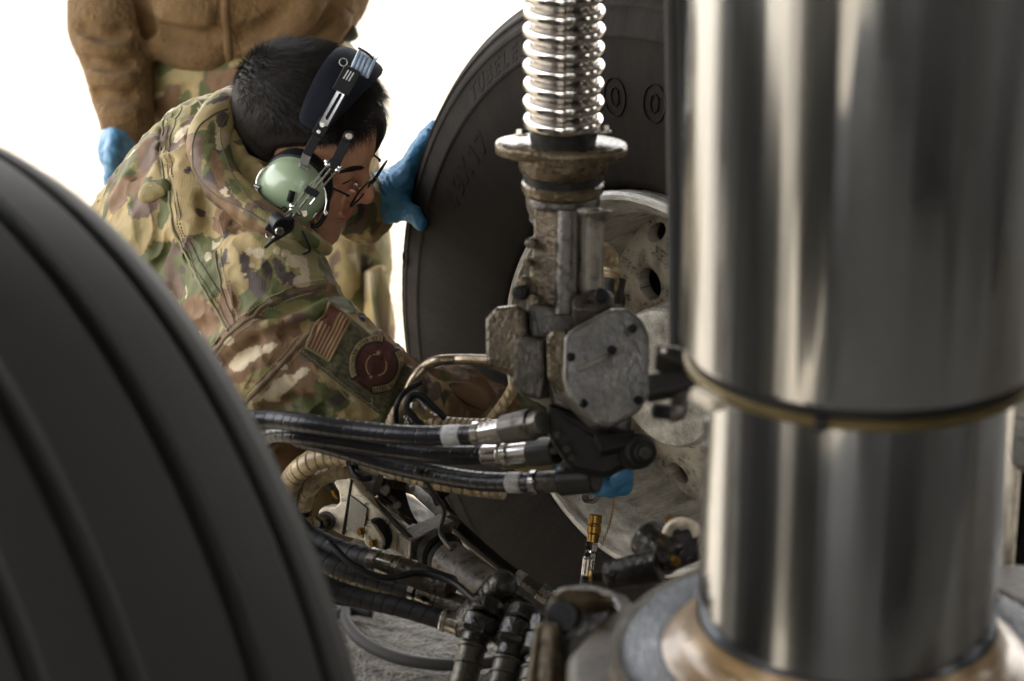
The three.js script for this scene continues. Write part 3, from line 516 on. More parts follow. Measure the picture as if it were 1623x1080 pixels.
// ---------------------------------------------------------------- the white link with its tube
const link = thing('torque_link', 'white metal fork link with a placard and bolts, ending in a grey tube', 'torque link', V(600, 800, 3.28));
{
  const n = CZ.clone().addScaledVector(CX, -0.42).addScaledVector(CY, -0.10).normalize(), o = V(590, 800, 3.26);
  const Pt = (x, y) => { const d = DIR(x, y), t = o.clone().sub(EYE).dot(n) / d.dot(n); return d.multiplyScalar(t).add(EYE); };
  const plate = wpart('side_plate', boxUV(slab(roundPx([[541, 741], [551, 745], [558, 762], [572, 782], [604, 812], [652, 858, 1], [650, 890, 1], [626, 880], [600, 866], [576, 858], [543, 850], [521, 838], [506, 822], [503, 812], [512, 803], [530, 804], [538, 797], [537, 781], [528, 766], [538, 752]], 4, 6), o, n, 0.022, 0.003)), M.white, link);
  wpart('edge_strip', boxUV(slab([[552, 742], [562, 756], [656, 852], [652, 858], [604, 812], [572, 782], [556, 760]], o.clone().addScaledVector(n, -0.012), n.clone().addScaledVector(CY, 0.8), 0.02, 0.002)), M.dark, link);
  wpart('seam', boxUV(slab([[555, 760], [558, 763], [545, 849], [541, 848]], o.clone().addScaledVector(n, 0.0015), n, 0.004, 0.0008)), M.dark, plate);
  { // placard with lines of print
    const cv = document.createElement('canvas'); cv.width = 256; cv.height = 384; const x = cv.getContext('2d');
    x.fillStyle = '#a9a496'; x.fillRect(0, 0, 256, 384); x.fillStyle = '#26241f'; x.font = 'bold 27px sans-serif';
    const words = ['WARNING', 'SERVICE', 'WITH', 'FLUID', 'ONLY', 'CHECK', 'PRESSURE', 'BEFORE', 'LIFT', 'PER', 'TABLE', 'PSI', 'STRUT', 'INFLATE'];
    for (let i = 0, k = 0; i < 11; i++) { let s = ''; while (s.length < 16) s += words[(k = (k * 5 + 3 + i) % words.length)] + ' '; x.fillText(s.slice(0, 16), 14, 40 + i * 32); }
    x.strokeStyle = '#1a1916'; x.lineWidth = 6; x.strokeRect(3, 3, 250, 378);
    const t = new THREE.CanvasTexture(cv); t.colorSpace = THREE.SRGBColorSpace;
    const q = [[556, 785], [583, 806], [576, 853], [551, 834]].map(p => Pt(...p).addScaledVector(n, 0.0025)), gb = new THREE.PlaneGeometry(1, 1, 1, 1), pp = gb.attributes.position;
    [[0, q[0]], [1, q[1]], [2, q[3]], [3, q[2]]].forEach(([i, p]) => pp.setXYZ(i, p.x, p.y, p.z)); gb.computeVertexNormals();
    const b = slab([[556, 785], [583, 806], [576, 853], [551, 834]], o.clone().addScaledVector(n, 0.002), n, 0.002, 0.0005);
    const pl = wpart('placard', boxUV(b), M.grey, plate); wpart('print', gb, new THREE.MeshStandardMaterial({ map: t, roughness: 0.5, metalness: 0.2 }), plate);
  }
  // castellated nut and its hole
  const bolt = wpart('bolt', merge([cyl(Pt(517, 826).addScaledVector(n, -0.003), Pt(517, 826).addScaledVector(n, 0.004), 0.0135), hexa(Pt(516, 826), Pt(515, 827).addScaledVector(n, 0.016), 0.0105), cyl(Pt(515, 827).addScaledVector(n, 0.012), Pt(514, 827).addScaledVector(n, 0.022), 0.0055)]), M.nut, link);
  for (let i = 0; i < 6; i++) { const a = i * Math.PI / 3, c = Pt(515, 827).addScaledVector(n, 0.017).addScaledVector(CX, Math.cos(a) * 0.0085).addScaledVector(CY, Math.sin(a) * 0.0085); wpart('castellation', rbox(0.004, 0.004, 0.005, 0.0008).translate(c.x, c.y, c.z), M.brass, bolt); }
  // pear-shaped lug with two bolts, black strap behind
  const ln = n.clone();
  wpart('strap', boxUV(slab(roundPx([[585, 823], [596, 822], [612, 838], [617, 856], [610, 876], [596, 862], [590, 842]], 7), o.clone().addScaledVector(n, 0.012), n, 0.016, 0.003)), M.black, link);
  const lg = wpart('lug', boxUV(slab(roundPx([[576, 838], [584, 829], [592, 832], [606, 852], [608, 866], [600, 874], [592, 872], [577, 864]], 6), o.clone().addScaledVector(n, 0.018), n, 0.010, 0.002)), M.white, link);
  for (const [x, y] of [[582, 839], [601, 858]]) wpart('bolt', merge([cyl(Pt(x, y).addScaledVector(n, 0.017), Pt(x, y).addScaledVector(n, 0.021), 0.0055), hexa(Pt(x, y).addScaledVector(n, 0.02), Pt(x, y).addScaledVector(n, 0.025), 0.0038)]), M.brass, lg);
  // far beam, end block, cross pieces
  wpart('end_block', boxUV(slab(roundPx([[650, 858, 1], [720, 826, 2], [716, 858], [700, 884], [682, 893], [648, 888]], 4), V(684, 860, 3.22), CZ.clone().addScaledVector(CX, 0.45).addScaledVector(CY, -0.15), 0.05, 0.004)), M.grey, link);
  const beam = (a, b, w, h, m, nm = 'beam', up = CZ) => { const A = V(...a), B = V(...b), L = A.distanceTo(B); return wpart(nm, boxUV(rbox(w, L, h, 0.002).applyMatrix4(alongY(B.clone().sub(A), A.clone().add(B).multiplyScalar(0.5), up))), m, link); };
  beam([638, 756, 3.46], [718, 828, 3.28], 0.016, 0.022, M.grey);
  beam([652, 856, 3.25], [716, 824, 3.27], 0.016, 0.016, M.grey, 'cross_bar');
  beam([556, 752, 3.30], [650, 772, 3.45], 0.012, 0.02, M.dirty, 'cross_bar');
  wpart('gusset', boxUV(slab(roundPx([[600, 760], [640, 752], [690, 762], [694, 776], [668, 786], [640, 778]], 3), V(650, 768, 3.43), CZ.clone().addScaledVector(CY, 0.3), 0.012)), M.grey, link);
  wpart('gusset', boxUV(slab(roundPx([[590, 752], [640, 752], [646, 790], [652, 808], [664, 832], [640, 826], [610, 800]], 3), V(630, 790, 3.42), CZ.clone().addScaledVector(CX, 0.6), 0.012)), M.dark, link);
  beam([600, 790, 3.36], [652, 830, 3.34], 0.008, 0.008, M.dirty, 'cross_bar');
  beam([596, 768, 3.38], [632, 800, 3.36], 0.006, 0.010, M.dirty, 'cross_bar');
  for (const [x, y, r] of [[612, 776, 0.008], [630, 800, 0.006], [598, 796, 0.007], [655, 774, 0.004]]) wpart('nut', hexa(V(x, y, 3.37), V(x - 2, y + 2, 3.345), r), M.dullSteel, link);
  // tube to the lower right
  const col = wpart('tube_collar', boxUV(merge([cyl(V(690, 872, 3.22), V(704, 882, 3.20), 0.0305, 0.0315), cyl(V(703, 881, 3.2), V(712, 888, 3.19), 0.0285, 0.0265)])), M.dark, link);
  for (const [x, y] of [[717, 866], [696, 898]]) wpart('pin', cyl(V(x, y, 3.175), V(x + 2, y + 1, 3.165), 0.004), M.dirty, col);
  const tube = wpart('tube', boxUV(merge([cyl(V(708, 885, 3.195), V(786, 944, 3.10), 0.0262, 0.0255), cyl(V(772, 932, 3.118), V(786, 943, 3.1), 0.0275)])), M.grey, link);
  wpart('plug', merge([cyl(V(727, 911, 3.160), V(726, 912, 3.142), 0.0095), rbox(0.006, 0.006, 0.006, 0.001).applyMatrix4(basis(CX, CY, CZ, V(726, 912, 3.141)))]), M.nut, tube);
}
{ // slate pipe behind, under the loop of the black hose
  const t = thing('pipe', 'dull grey pipe sloping behind the tan hoses, its left end hidden by the near tyre', 'pipe', V(470, 715, 3.3));
  wpart('tube', boxUV(cyl(V(395, 695, 3.34), V(600, 770, 3.30), 0.0185, 0.0185, 28)), mat(0.16, 0.14, 0.13, 0.6, 0.2, { map: rep(T_speck, 4) }), t);
}
{ // curved white pipe with brass end, in the notch of the link
  const t = thing('fuel_line', 'thin pale curved pipe seen through the notch of the white link', 'pipe', V(520, 790, 3.4));
  wpart('tube', sweep(C([[500, 776, 3.4], [514, 786, 3.4], [522, 800, 3.4], [528, 818, 3.4]]), 0.0042, { seg: 12 }), M.white, t);
  wpart('tube', cyl(V(512, 760, 3.38), V(534, 784, 3.38), 0.0046), M.grey, t);
  wpart('fitting', merge([hexa(V(529, 776, 3.37), V(533, 786, 3.37), 0.0055), cyl(V(533, 785, 3.37), V(536, 790, 3.37), 0.004)]), M.brass, t);
}
// valve block at the end of the lower hoses
{
  const t = thing('valve_block', 'dark oily valve block with two fittings pointing down, before the concrete', 'valve block', V(790, 970, 3.05));
  wpart('block', boxUV(merge([slab(roundPx([[762, 936], [800, 922], [846, 952], [868, 980], [866, 1030], [820, 1024], [776, 990], [752, 968]], 10), V(810, 970, 3.0), CZ.clone().addScaledVector(CY, 0.3), 0.09, 0.012)])), M.blockMat ??= mat(0.026, 0.023, 0.018, 0.42, 0.1, { map: rep(T_grime, 5), roughnessMap: rep(T_rough, 6), bumpMap: rep(T_bump, 7), bumpScale: 0.0014 }), t);
  wpart('cap', boxUV(merge([cyl(V(766, 962, 3.03), V(794, 928, 3.0), 0.0205, 0.0185), ball(V(796, 928, 3.0), 0.0195), cyl(V(748, 990, 3.02), V(770, 962, 3.0), 0.025, 0.0245)])), M.blockMat, t);
  for (const [P, g, sgn] of [[[[776, 956, 2.97], [768, 978, 2.96], [758, 1002, 2.955], [750, 1022, 2.95], [733, 1090, 2.93]], 0.0175, 0], [[[836, 968, 2.95], [828, 990, 2.94], [816, 1020, 2.93], [806, 1046, 2.92], [792, 1100, 2.90]], 0.0185, 0], [[[866, 980, 2.93], [860, 1010, 2.92], [852, 1040, 2.91], [848, 1060, 2.9], [838, 1110, 2.88]], 0.0165, 0]]) {
    const p = P.map(q => V(...q));
    const f = wpart('fitting', boxUV(merge([cyl(p[0], p[1], g * 1.25, g * 1.3), cyl(p[1], p[2], g * 1.38, g * 1.38), hexa(p[2].clone().lerp(p[1], 0.15), p[2].clone().lerp(p[3], 0.35), g * 1.5), cyl(p[2], p[3], g * 1.0, g * 0.94)])), M.blockMat, t);
    wpart('hose_end', boxUV(merge([cyl(p[3], p[4], g * 0.95, g * 0.95), cyl(p[3], p[3].clone().lerp(p[4], 0.12), g * 1.08), cyl(p[3].clone().lerp(p[4], 0.42), p[3].clone().lerp(p[4], 0.50), g * 1.06)])), M.nut, f);
  }
}
{ // brass coupler on the valve, with chain
  const z = 3.42, t = thing('air_coupler', 'brass quick coupler on a steel hose end at the lower edge of the white wheel', 'hose coupler', V(940, 850, z));
  const P = (x, y) => V(x, y, z);
  wpart('coupler', merge([cyl(P(944, 816), P(943, 830), 0.0099), cyl(P(943, 830), P(942, 834), 0.0091), cyl(P(942, 833), P(941, 846), 0.0102), cyl(P(941, 846), P(939, 860), 0.0091, 0.0082)]), M.brass, t);
  wpart('nut', merge([hexa(P(939, 859), P(936, 873), 0.0092), cyl(P(936.5, 871), P(935, 878), 0.0065), hexa(P(936, 876), P(934, 883), 0.0088)]), M.chrome, t);
  wpart('ferrule', sweep(curve([P(934, 882), P(930, 916)]), (s, a) => 0.0082 + 0.0005 * Math.sign(Math.sin(a * 9)), { seg: 72, step: 0.01 }), M.dullSteel, t);
  wpart('hose', sweep(C([[930, 914, z], [926, 940, z], [924, 990, z - 0.1], [930, 1060, z - 0.1]]), 0.0085), M.black, t);
  const links = []; for (let i = 0; i < 22; i++) { const u = i / 21, x = 974 - 22 * u + 5 * Math.sin(u * 3), y = 780 + 84 * u; links.push(new THREE.TorusGeometry(0.0022, 0.0006, 6, 10).scale(0.7, 1.25, 1).applyMatrix4(alongY(P(974, 780).sub(P(952, 864)), P(x, y).addScaledVector(CZ, 0.01), i % 2 ? CX : CZ))); }
  wpart('chain', merge(links), M.brass, t);
}
{ // open spanner in the worker's hand
  const z = 3.38, t = thing('spanner', 'small dark open-ended spanner held against the white wheel below the hose ends', 'spanner', V(936, 790, z));
  const jaw = []; for (let i = 0; i <= 22; i++) { const a = -0.9 + i / 22 * 4.6; jaw.push([934 + Math.cos(a) * 13, 790 + Math.sin(a) * 10]); } for (let i = 22; i >= 0; i--) { const a = -0.75 + i / 22 * 4.3; jaw.push([936 + Math.cos(a) * 6, 788 + Math.sin(a) * 4.5]); }
  wpart('jaw', boxUV(slab(jaw, V(936, 790, z), CZ.clone().addScaledVector(CX, -0.6), 0.005, 0.001)), M.dullSteel, t);
  wpart('handle', boxUV(slab(roundPx([[930, 782], [940, 780], [962, 742], [952, 740]], 2), V(945, 765, z - 0.001), CZ.clone().addScaledVector(CX, -0.6), 0.004, 0.001)), M.dullSteel, t);
}
{ // valve assembly behind the collar
  const z = 2.72, t = thing('brake_fitting', 'cluster of dark brake fittings and pale caps left of the blue collar', 'brake fitting', V(1040, 870, z));
  wpart('body', boxUV(merge([cyl(V(962, 914, z), V(1046, 896, z - 0.02), 0.0165, 0.0195), cyl(V(1020, 850, z + 0.03), V(1068, 890, z), 0.022), cyl(V(1030, 876, z), V(1060, 890, z), 0.019), slab(roundPx([[1040, 846], [1104, 834], [1112, 890], [1060, 910], [1036, 886]], 8), V(1070, 868, z), CZ, 0.05, 0.006)])), M.blockMat, t);
  wpart('stem', merge([cyl(V(936, 914, z), V(964, 913, z), 0.0062), cyl(V(958, 913, z), V(968, 913, z), 0.009)]), M.dark, t);
  wpart('tip', cyl(V(934, 914, z), V(938, 914, z), 0.0072), M.brass, t);
  wpart('cap', boxUV(merge([sweep(C([[1056, 848, z - 0.02], [1064, 834, z - 0.02], [1082, 828, z - 0.02], [1100, 836, z - 0.02], [1106, 850, z - 0.02]]), 0.0055), ball(V(1026, 852, z + 0.02), 0.013)])), M.white, t);
  wpart('nut', hexa(V(1062, 824, z + 0.02), V(1070, 830, z), 0.007), M.brass, t); wpart('nut', hexa(V(1066, 886, z - 0.015), V(1072, 892, z - 0.030), 0.006), M.brass, t);
}
{ // clevis of the bogie at the bottom
  const z = 2.36, t = thing('clevis', 'dark oily clevis with a round eye and a pale worn side, left of collar', 'clevis', V(920, 1040, z));
  wpart('arm', boxUV(merge([slab(roundPx([[862, 960], [880, 932], [930, 926], [968, 940], [992, 980], [985, 1010], [950, 1100], [868, 1110], [858, 1000]], 9), V(915, 1010, z), CZ.clone().addScaledVector(CX, -0.25).addScaledVector(CY, 0.15), 0.08, 0.010)])), M.blockMat, t);
  wpart('arm', boxUV(slab(roundPx([[872, 940], [892, 928], [950, 930], [976, 950], [930, 952], [884, 956]], 5), V(920, 940, z - 0.01), CZ.clone().addScaledVector(CY, 1.1), 0.02, 0.005)), M.cast, t);
  wpart('eye', merge([cyl(V(892, 976, z - 0.004), V(890, 977, z - 0.022), 0.017, 0.0155), cyl(V(890, 977, z - 0.020), V(890, 977, z - 0.024), 0.010)]), M.black, t);
  wpart('worn_side', boxUV(cyl(V(868, 988, z - 0.035), V(862, 1130, z - 0.03), 0.0115, 0.022, 28)), M.cast, t);
}

{ // plate and bar at the right edge, behind the piston
  const z = 2.45, t = thing('torque_strut', 'pale painted plate and bar just behind the piston at the right edge', 'torque strut', V(1620, 760, z));
  wpart('plate', boxUV(slab(roundPx([[1590, 610], [1680, 590], [1680, 745], [1622, 752], [1600, 738]], 14), V(1620, 690, z), CZ.clone().addScaledVector(CX, -0.5), 0.03, 0.006)), M.grey, t);
  wpart('bar', boxUV(slab(roundPx([[1590, 640], [1608, 640], [1614, 760], [1600, 960], [1580, 960]], 4), V(1600, 800, z + 0.04), CZ.clone().addScaledVector(CX, -0.3), 0.03, 0.005)), M.white, t);
  wpart('saddle', boxUV(slab(roundPx([[1570, 950], [1700, 944], [1700, 1000], [1574, 1000]], 6), V(1620, 970, 2.3), CZ.clone().addScaledVector(CY, 1.2), 0.08, 0.008)), M.plate, t);
}

// ---------------------------------------------------------------- surfaces from distance fields
const smin = (a, b, k) => { const h = Math.max(k - Math.abs(a - b), 0) / k; return Math.min(a, b) - h * h * k * 0.25; };
const smax = (a, b, k) => -smin(-a, -b, k);
function cone(a, b, r1, r2) { // round cone: distance as a function of x, y, z
  const bx = b.x - a.x, by = b.y - a.y, bz = b.z - a.z, l2 = bx * bx + by * by + bz * bz, rd = r1 - r2, a2 = l2 - rd * rd, il2 = 1 / l2;
  return (x, y, z) => {
    const px = x - a.x, py = y - a.y, pz = z - a.z, yy = px * bx + py * by + pz * bz, zz = yy - l2;
    const vx = px * l2 - bx * yy, vy = py * l2 - by * yy, vz = pz * l2 - bz * yy, x2 = vx * vx + vy * vy + vz * vz, y2 = yy * yy * l2, z2 = zz * zz * l2, k = Math.sign(rd) * rd * rd * x2;
    if (Math.sign(zz) * a2 * z2 > k) return Math.sqrt(x2 + z2) * il2 - r2;
    if (Math.sign(yy) * a2 * y2 < k) return Math.sqrt(x2 + y2) * il2 - r1;
    return (Math.sqrt(x2 * a2 * il2) + yy * rd) * il2 - r1;
  };
}
const chain = (pts, rs) => { const l = []; for (let i = 0; i + 1 < pts.length; i++) l.push(cone(pts[i], pts[i + 1], rs[i], rs[i + 1])); return l; };
// ellipsoid in a frame given by three unit vectors
function ell(c, X, Y, Z, rx, ry, rz) {
  return (x, y, z) => {
    x -= c.x; y -= c.y; z -= c.z;
    const u = (x * X.x + y * X.y + z * X.z) / rx, v = (x * Y.x + y * Y.y + z * Y.z) / ry, w = (x * Z.x + y * Z.y + z * Z.z) / rz;
    const k0 = Math.sqrt(u * u + v * v + w * w), k1 = Math.sqrt(u * u / (rx * rx) + v * v / (ry * ry) + w * w / (rz * rz));
    return k1 < 1e-9 ? -Math.min(rx, ry, rz) : k0 * (k0 - 1) / k1;
  };
}
const union = (list, k) => (x, y, z) => { let d = 1e9; for (const f of list) d = smin(d, f(x, y, z), k); return d; };
function grad(f, x, y, z, e = 0.0012) {
  const gx = f(x + e, y, z) - f(x - e, y, z), gy = f(x, y + e, z) - f(x, y - e, z), gz = f(x, y, z + e) - f(x, y, z - e), l = Math.hypot(gx, gy, gz) || 1;
  return [gx / l, gy / l, gz / l, l / (2 * e)];
}
function netMesh(f, lo, hi, h, opt = {}) {
  const nx = Math.ceil((hi.x - lo.x) / h) + 2, ny = Math.ceil((hi.y - lo.y) / h) + 2, nz = Math.ceil((hi.z - lo.z) / h) + 2, B = 5;
  const val = new Float32Array(nx * ny * nz).fill(9), id = (i, j, k) => (k * ny + j) * nx + i;
  for (let K = 0; K < nz; K += B) for (let J = 0; J < ny; J += B) for (let I = 0; I < nx; I += B) {
    const d = f(lo.x + (I + B / 2 - 0.5) * h, lo.y + (J + B / 2 - 0.5) * h, lo.z + (K + B / 2 - 0.5) * h), far = Math.abs(d) > h * B * 1.35 + (opt.slack ?? 0.006);
    for (let k = K; k < Math.min(K + B, nz); k++) for (let j = J; j < Math.min(J + B, ny); j++) for (let i = I; i < Math.min(I + B, nx); i++) val[id(i, j, k)] = far ? d : f(lo.x + i * h, lo.y + j * h, lo.z + k * h);
  }
  const vert = new Int32Array(nx * ny * nz).fill(-1); let P = [], Q = [];
  const off = [[0, 0, 0], [1, 0, 0], [0, 1, 0], [1, 1, 0], [0, 0, 1], [1, 0, 1], [0, 1, 1], [1, 1, 1]], ed = [[0, 1], [2, 3], [4, 5], [6, 7], [0, 2], [1, 3], [4, 6], [5, 7], [0, 4], [1, 5], [2, 6], [3, 7]];
  const c = new Float64Array(8);
  for (let k = 0; k < nz - 1; k++) for (let j = 0; j < ny - 1; j++) for (let i = 0; i < nx - 1; i++) {
    let s = 0; for (let m = 0; m < 8; m++) { c[m] = val[id(i + off[m][0], j + off[m][1], k + off[m][2])]; if (c[m] < 0) s++; }
    if (s === 0 || s === 8) continue;
    let x = 0, y = 0, z = 0, n = 0;
    for (const [a, b] of ed) if ((c[a] < 0) !== (c[b] < 0)) { const t = c[a] / (c[a] - c[b]); x += off[a][0] + (off[b][0] - off[a][0]) * t; y += off[a][1] + (off[b][1] - off[a][1]) * t; z += off[a][2] + (off[b][2] - off[a][2]) * t; n++; }
    vert[id(i, j, k)] = P.length / 3; P.push(lo.x + (i + x / n) * h, lo.y + (j + y / n) * h, lo.z + (k + z / n) * h);
  }
  const quad = (a, b, c2, d, flip) => { if (a < 0 || b < 0 || c2 < 0 || d < 0) return; flip ? Q.push(a, d, c2, b) : Q.push(a, b, c2, d); };
  for (let k = 1; k < nz - 1; k++) for (let j = 1; j < ny - 1; j++) for (let i = 1; i < nx - 1; i++) {
    const v = val[id(i, j, k)] < 0;
    if (v !== val[id(i + 1, j, k)] < 0) quad(vert[id(i, j - 1, k - 1)], vert[id(i, j, k - 1)], vert[id(i, j, k)], vert[id(i, j - 1, k)], !v);
    if (v !== val[id(i, j + 1, k)] < 0) quad(vert[id(i - 1, j, k - 1)], vert[id(i - 1, j, k)], vert[id(i, j, k)], vert[id(i, j, k - 1)], !v);
    if (v !== val[id(i, j, k + 1)] < 0) quad(vert[id(i - 1, j - 1, k)], vert[id(i, j - 1, k)], vert[id(i, j, k)], vert[id(i - 1, j, k)], !v);
  }
  for (let s = 0; s < (opt.split ?? 0); s++) { // each quad into four
    const mid = new Map(), R = [];
    const M2 = (a, b) => { const key = a < b ? a * 4194304 + b : b * 4194304 + a; let m = mid.get(key); if (m === undefined) { m = P.length / 3; P.push((P[a * 3] + P[b * 3]) / 2, (P[a * 3 + 1] + P[b * 3 + 1]) / 2, (P[a * 3 + 2] + P[b * 3 + 2]) / 2); mid.set(key, m); } return m; };
    for (let i = 0; i < Q.length; i += 4) {
      const [a, b, c2, d] = [Q[i], Q[i + 1], Q[i + 2], Q[i + 3]], ab = M2(a, b), bc = M2(b, c2), cd = M2(c2, d), da = M2(d, a), o = P.length / 3;
      P.push((P[a * 3] + P[b * 3] + P[c2 * 3] + P[d * 3]) / 4, (P[a * 3 + 1] + P[b * 3 + 1] + P[c2 * 3 + 1] + P[d * 3 + 1]) / 4, (P[a * 3 + 2] + P[b * 3 + 2] + P[c2 * 3 + 2] + P[d * 3 + 2]) / 4);
      R.push(a, ab, o, da, ab, b, bc, o, o, bc, c2, cd, da, o, cd, d);
    }
    Q = R;
  }
  const n = P.length / 3, N = new Float32Array(n * 3), pos = new Float32Array(P), uv = new Float32Array(n * 2), col = opt.color ? new Float32Array(n * 3) : null;
  for (let i = 0; i < n; i++) {
    let x = pos[i * 3], y = pos[i * 3 + 1], z = pos[i * 3 + 2], g;
    for (let t = 0; t < 2; t++) { g = grad(f, x, y, z); const d = clamp(f(x, y, z) / Math.max(g[3], 0.5), -h, h); x -= g[0] * d; y -= g[1] * d; z -= g[2] * d; }
    g = grad(f, x, y, z, opt.e ?? 0.0012);
    pos[i * 3] = x; pos[i * 3 + 1] = y; pos[i * 3 + 2] = z; N[i * 3] = g[0]; N[i * 3 + 1] = g[1]; N[i * 3 + 2] = g[2];
    uv[i * 2] = x + z * 0.8; uv[i * 2 + 1] = y + z * 0.35;
    if (col) { const q = opt.color(x, y, z, g); col[i * 3] = q[0]; col[i * 3 + 1] = q[1]; col[i * 3 + 2] = q[2]; }
  }
  const idx = []; for (let i = 0; i < Q.length; i += 4) idx.push(Q[i], Q[i + 1], Q[i + 2], Q[i], Q[i + 2], Q[i + 3]);
  const G = new THREE.BufferGeometry(); G.setAttribute('position', new THREE.BufferAttribute(pos, 3)); G.setAttribute('normal', new THREE.BufferAttribute(N, 3)); G.setAttribute('uv', new THREE.BufferAttribute(uv, 2));
  if (col) G.setAttribute('color', new THREE.BufferAttribute(col, 3));
  G.setIndex(idx); return G;
}
// where the line of sight at a pixel meets a field (used to lay seams and patches on the cloth)
function onto(f, px, py, z0 = 2.9, z1 = 4.8) {
  const d = DIR(px, py); let z = z0, p = null;
  for (let i = 0; i < 160; i++) { const x = EYE.x + d.x * z, y = EYE.y + d.y * z, w = EYE.z + d.z * z, s = f(x, y, w); if (s < 0.0004) { p = V3(x, y, w); break; } z += Math.max(s * 0.7, 0.0004); if (z > z1) break; }
  return p;
}
const normalOf = (f, p, e = 0.004) => { const g = grad(f, p.x, p.y, p.z, e); return V3(g[0], g[1], g[2]); };
// distance to a polyline
function polyDist(pts) {
  const S = []; for (let i = 0; i + 1 < pts.length; i++) { const a = pts[i], b = pts[i + 1], d = b.clone().sub(a); S.push([a.x, a.y, a.z, d.x, d.y, d.z, 1 / Math.max(d.lengthSq(), 1e-9)]); }
  let lo = pts[0].clone(), hi = pts[0].clone(); pts.forEach(p => { lo.min(p); hi.max(p); });
  return { lo, hi, n: S.length, at(x, y, z) { let m = 1e9, at = 0; for (let i = 0; i < S.length; i++) { const s = S[i], px = x - s[0], py = y - s[1], pz = z - s[2], t = clamp((px * s[3] + py * s[4] + pz * s[5]) * s[6]), qx = px - s[3] * t, qy = py - s[4] * t, qz = pz - s[5] * t, d = qx * qx + qy * qy + qz * qz; if (d < m) { m = d; at = i + t; } } return [Math.sqrt(m), at / S.length]; } };
}
function withFolds(base, folds, z0, z1) { // folds: [amplitude (+ ridge), width, [[px,py],...]]
  const L = folds.map(([amp, w, px]) => { const pts = px.map(p => onto(base, p[0], p[1], z0, z1)).filter(Boolean); return pts.length > 1 ? [amp, w, polyDist(curve(pts).getPoints(Math.min(14, pts.length * 3)))] : null; }).filter(Boolean);
  return (x, y, z) => {
    let d = base(x, y, z); if (d > 0.05 || d < -0.05) return d;
    for (const [amp, w, q] of L) {
      const m = w * 2.4; if (x < q.lo.x - m || x > q.hi.x + m || y < q.lo.y - m || y > q.hi.y + m || z < q.lo.z - m || z > q.hi.z + m) continue;
      const [e, t] = q.at(x, y, z); if (e > m) continue;
      d -= amp * Math.exp(-((e / w) ** 2)) * Math.min(1, Math.min(t, 1 - t) * 5 + 0.15);
    }
    return d;
  };
}
// flat trim (piping, patches) that follows a field: a strip through surface points
function strip(f, pts, width, lift, thick = 0.0012, n = 60) {
  const cv = curve(pts), P = [], I = [], U = []; const N = n;
  for (let i = 0; i <= N; i++) {
    const p = cv.getPointAt(i / N), t = cv.getTangentAt(i / N); let nn = normalOf(f, p); const dd = f(p.x, p.y, p.z); p.addScaledVector(nn, -dd);
    const s = new THREE.Vector3().crossVectors(t, nn).normalize(); const w = width / 2;
    for (const [a, b] of [[-1, lift - thick], [-0.8, lift], [0, lift + thick * 0.5], [0.8, lift], [1, lift - thick]]) { const q = p.clone().addScaledVector(s, a * w).addScaledVector(nn, b); P.push(q.x, q.y, q.z); U.push(i / N * cv.getLength(), a * w); }
  }
  for (let i = 0; i < N; i++) for (let j = 0; j < 4; j++) { const a = i * 5 + j, b = a + 5; I.push(a, a + 1, b, b, a + 1, b + 1); }
  const g = new THREE.BufferGeometry(); g.setAttribute('position', new THREE.Float32BufferAttribute(P, 3)); g.setAttribute('uv', new THREE.Float32BufferAttribute(U, 2)); g.setIndex(I); g.computeVertexNormals(); return g;
}
function stitches(f, pts, step, len, r = 0.0005, lift = 0.0008) {
  const cv = curve(pts), L = cv.getLength(), out = [], g0 = new THREE.BoxGeometry(r * 1.6, len, r * 1.4);
  for (let s = step / 2; s < L; s += step) { const p = cv.getPointAt(s / L), t = cv.getTangentAt(s / L), n = normalOf(f, p); p.addScaledVector(n, lift - f(p.x, p.y, p.z)); const x = new THREE.Vector3().crossVectors(t, n).normalize(); out.push(g0.clone().applyMatrix4(basis(x, t, n, p))); }
  return merge(out);
}
const coloured = (m, c) => { const k = m.clone(); k.color.setRGB(...c); return k; };

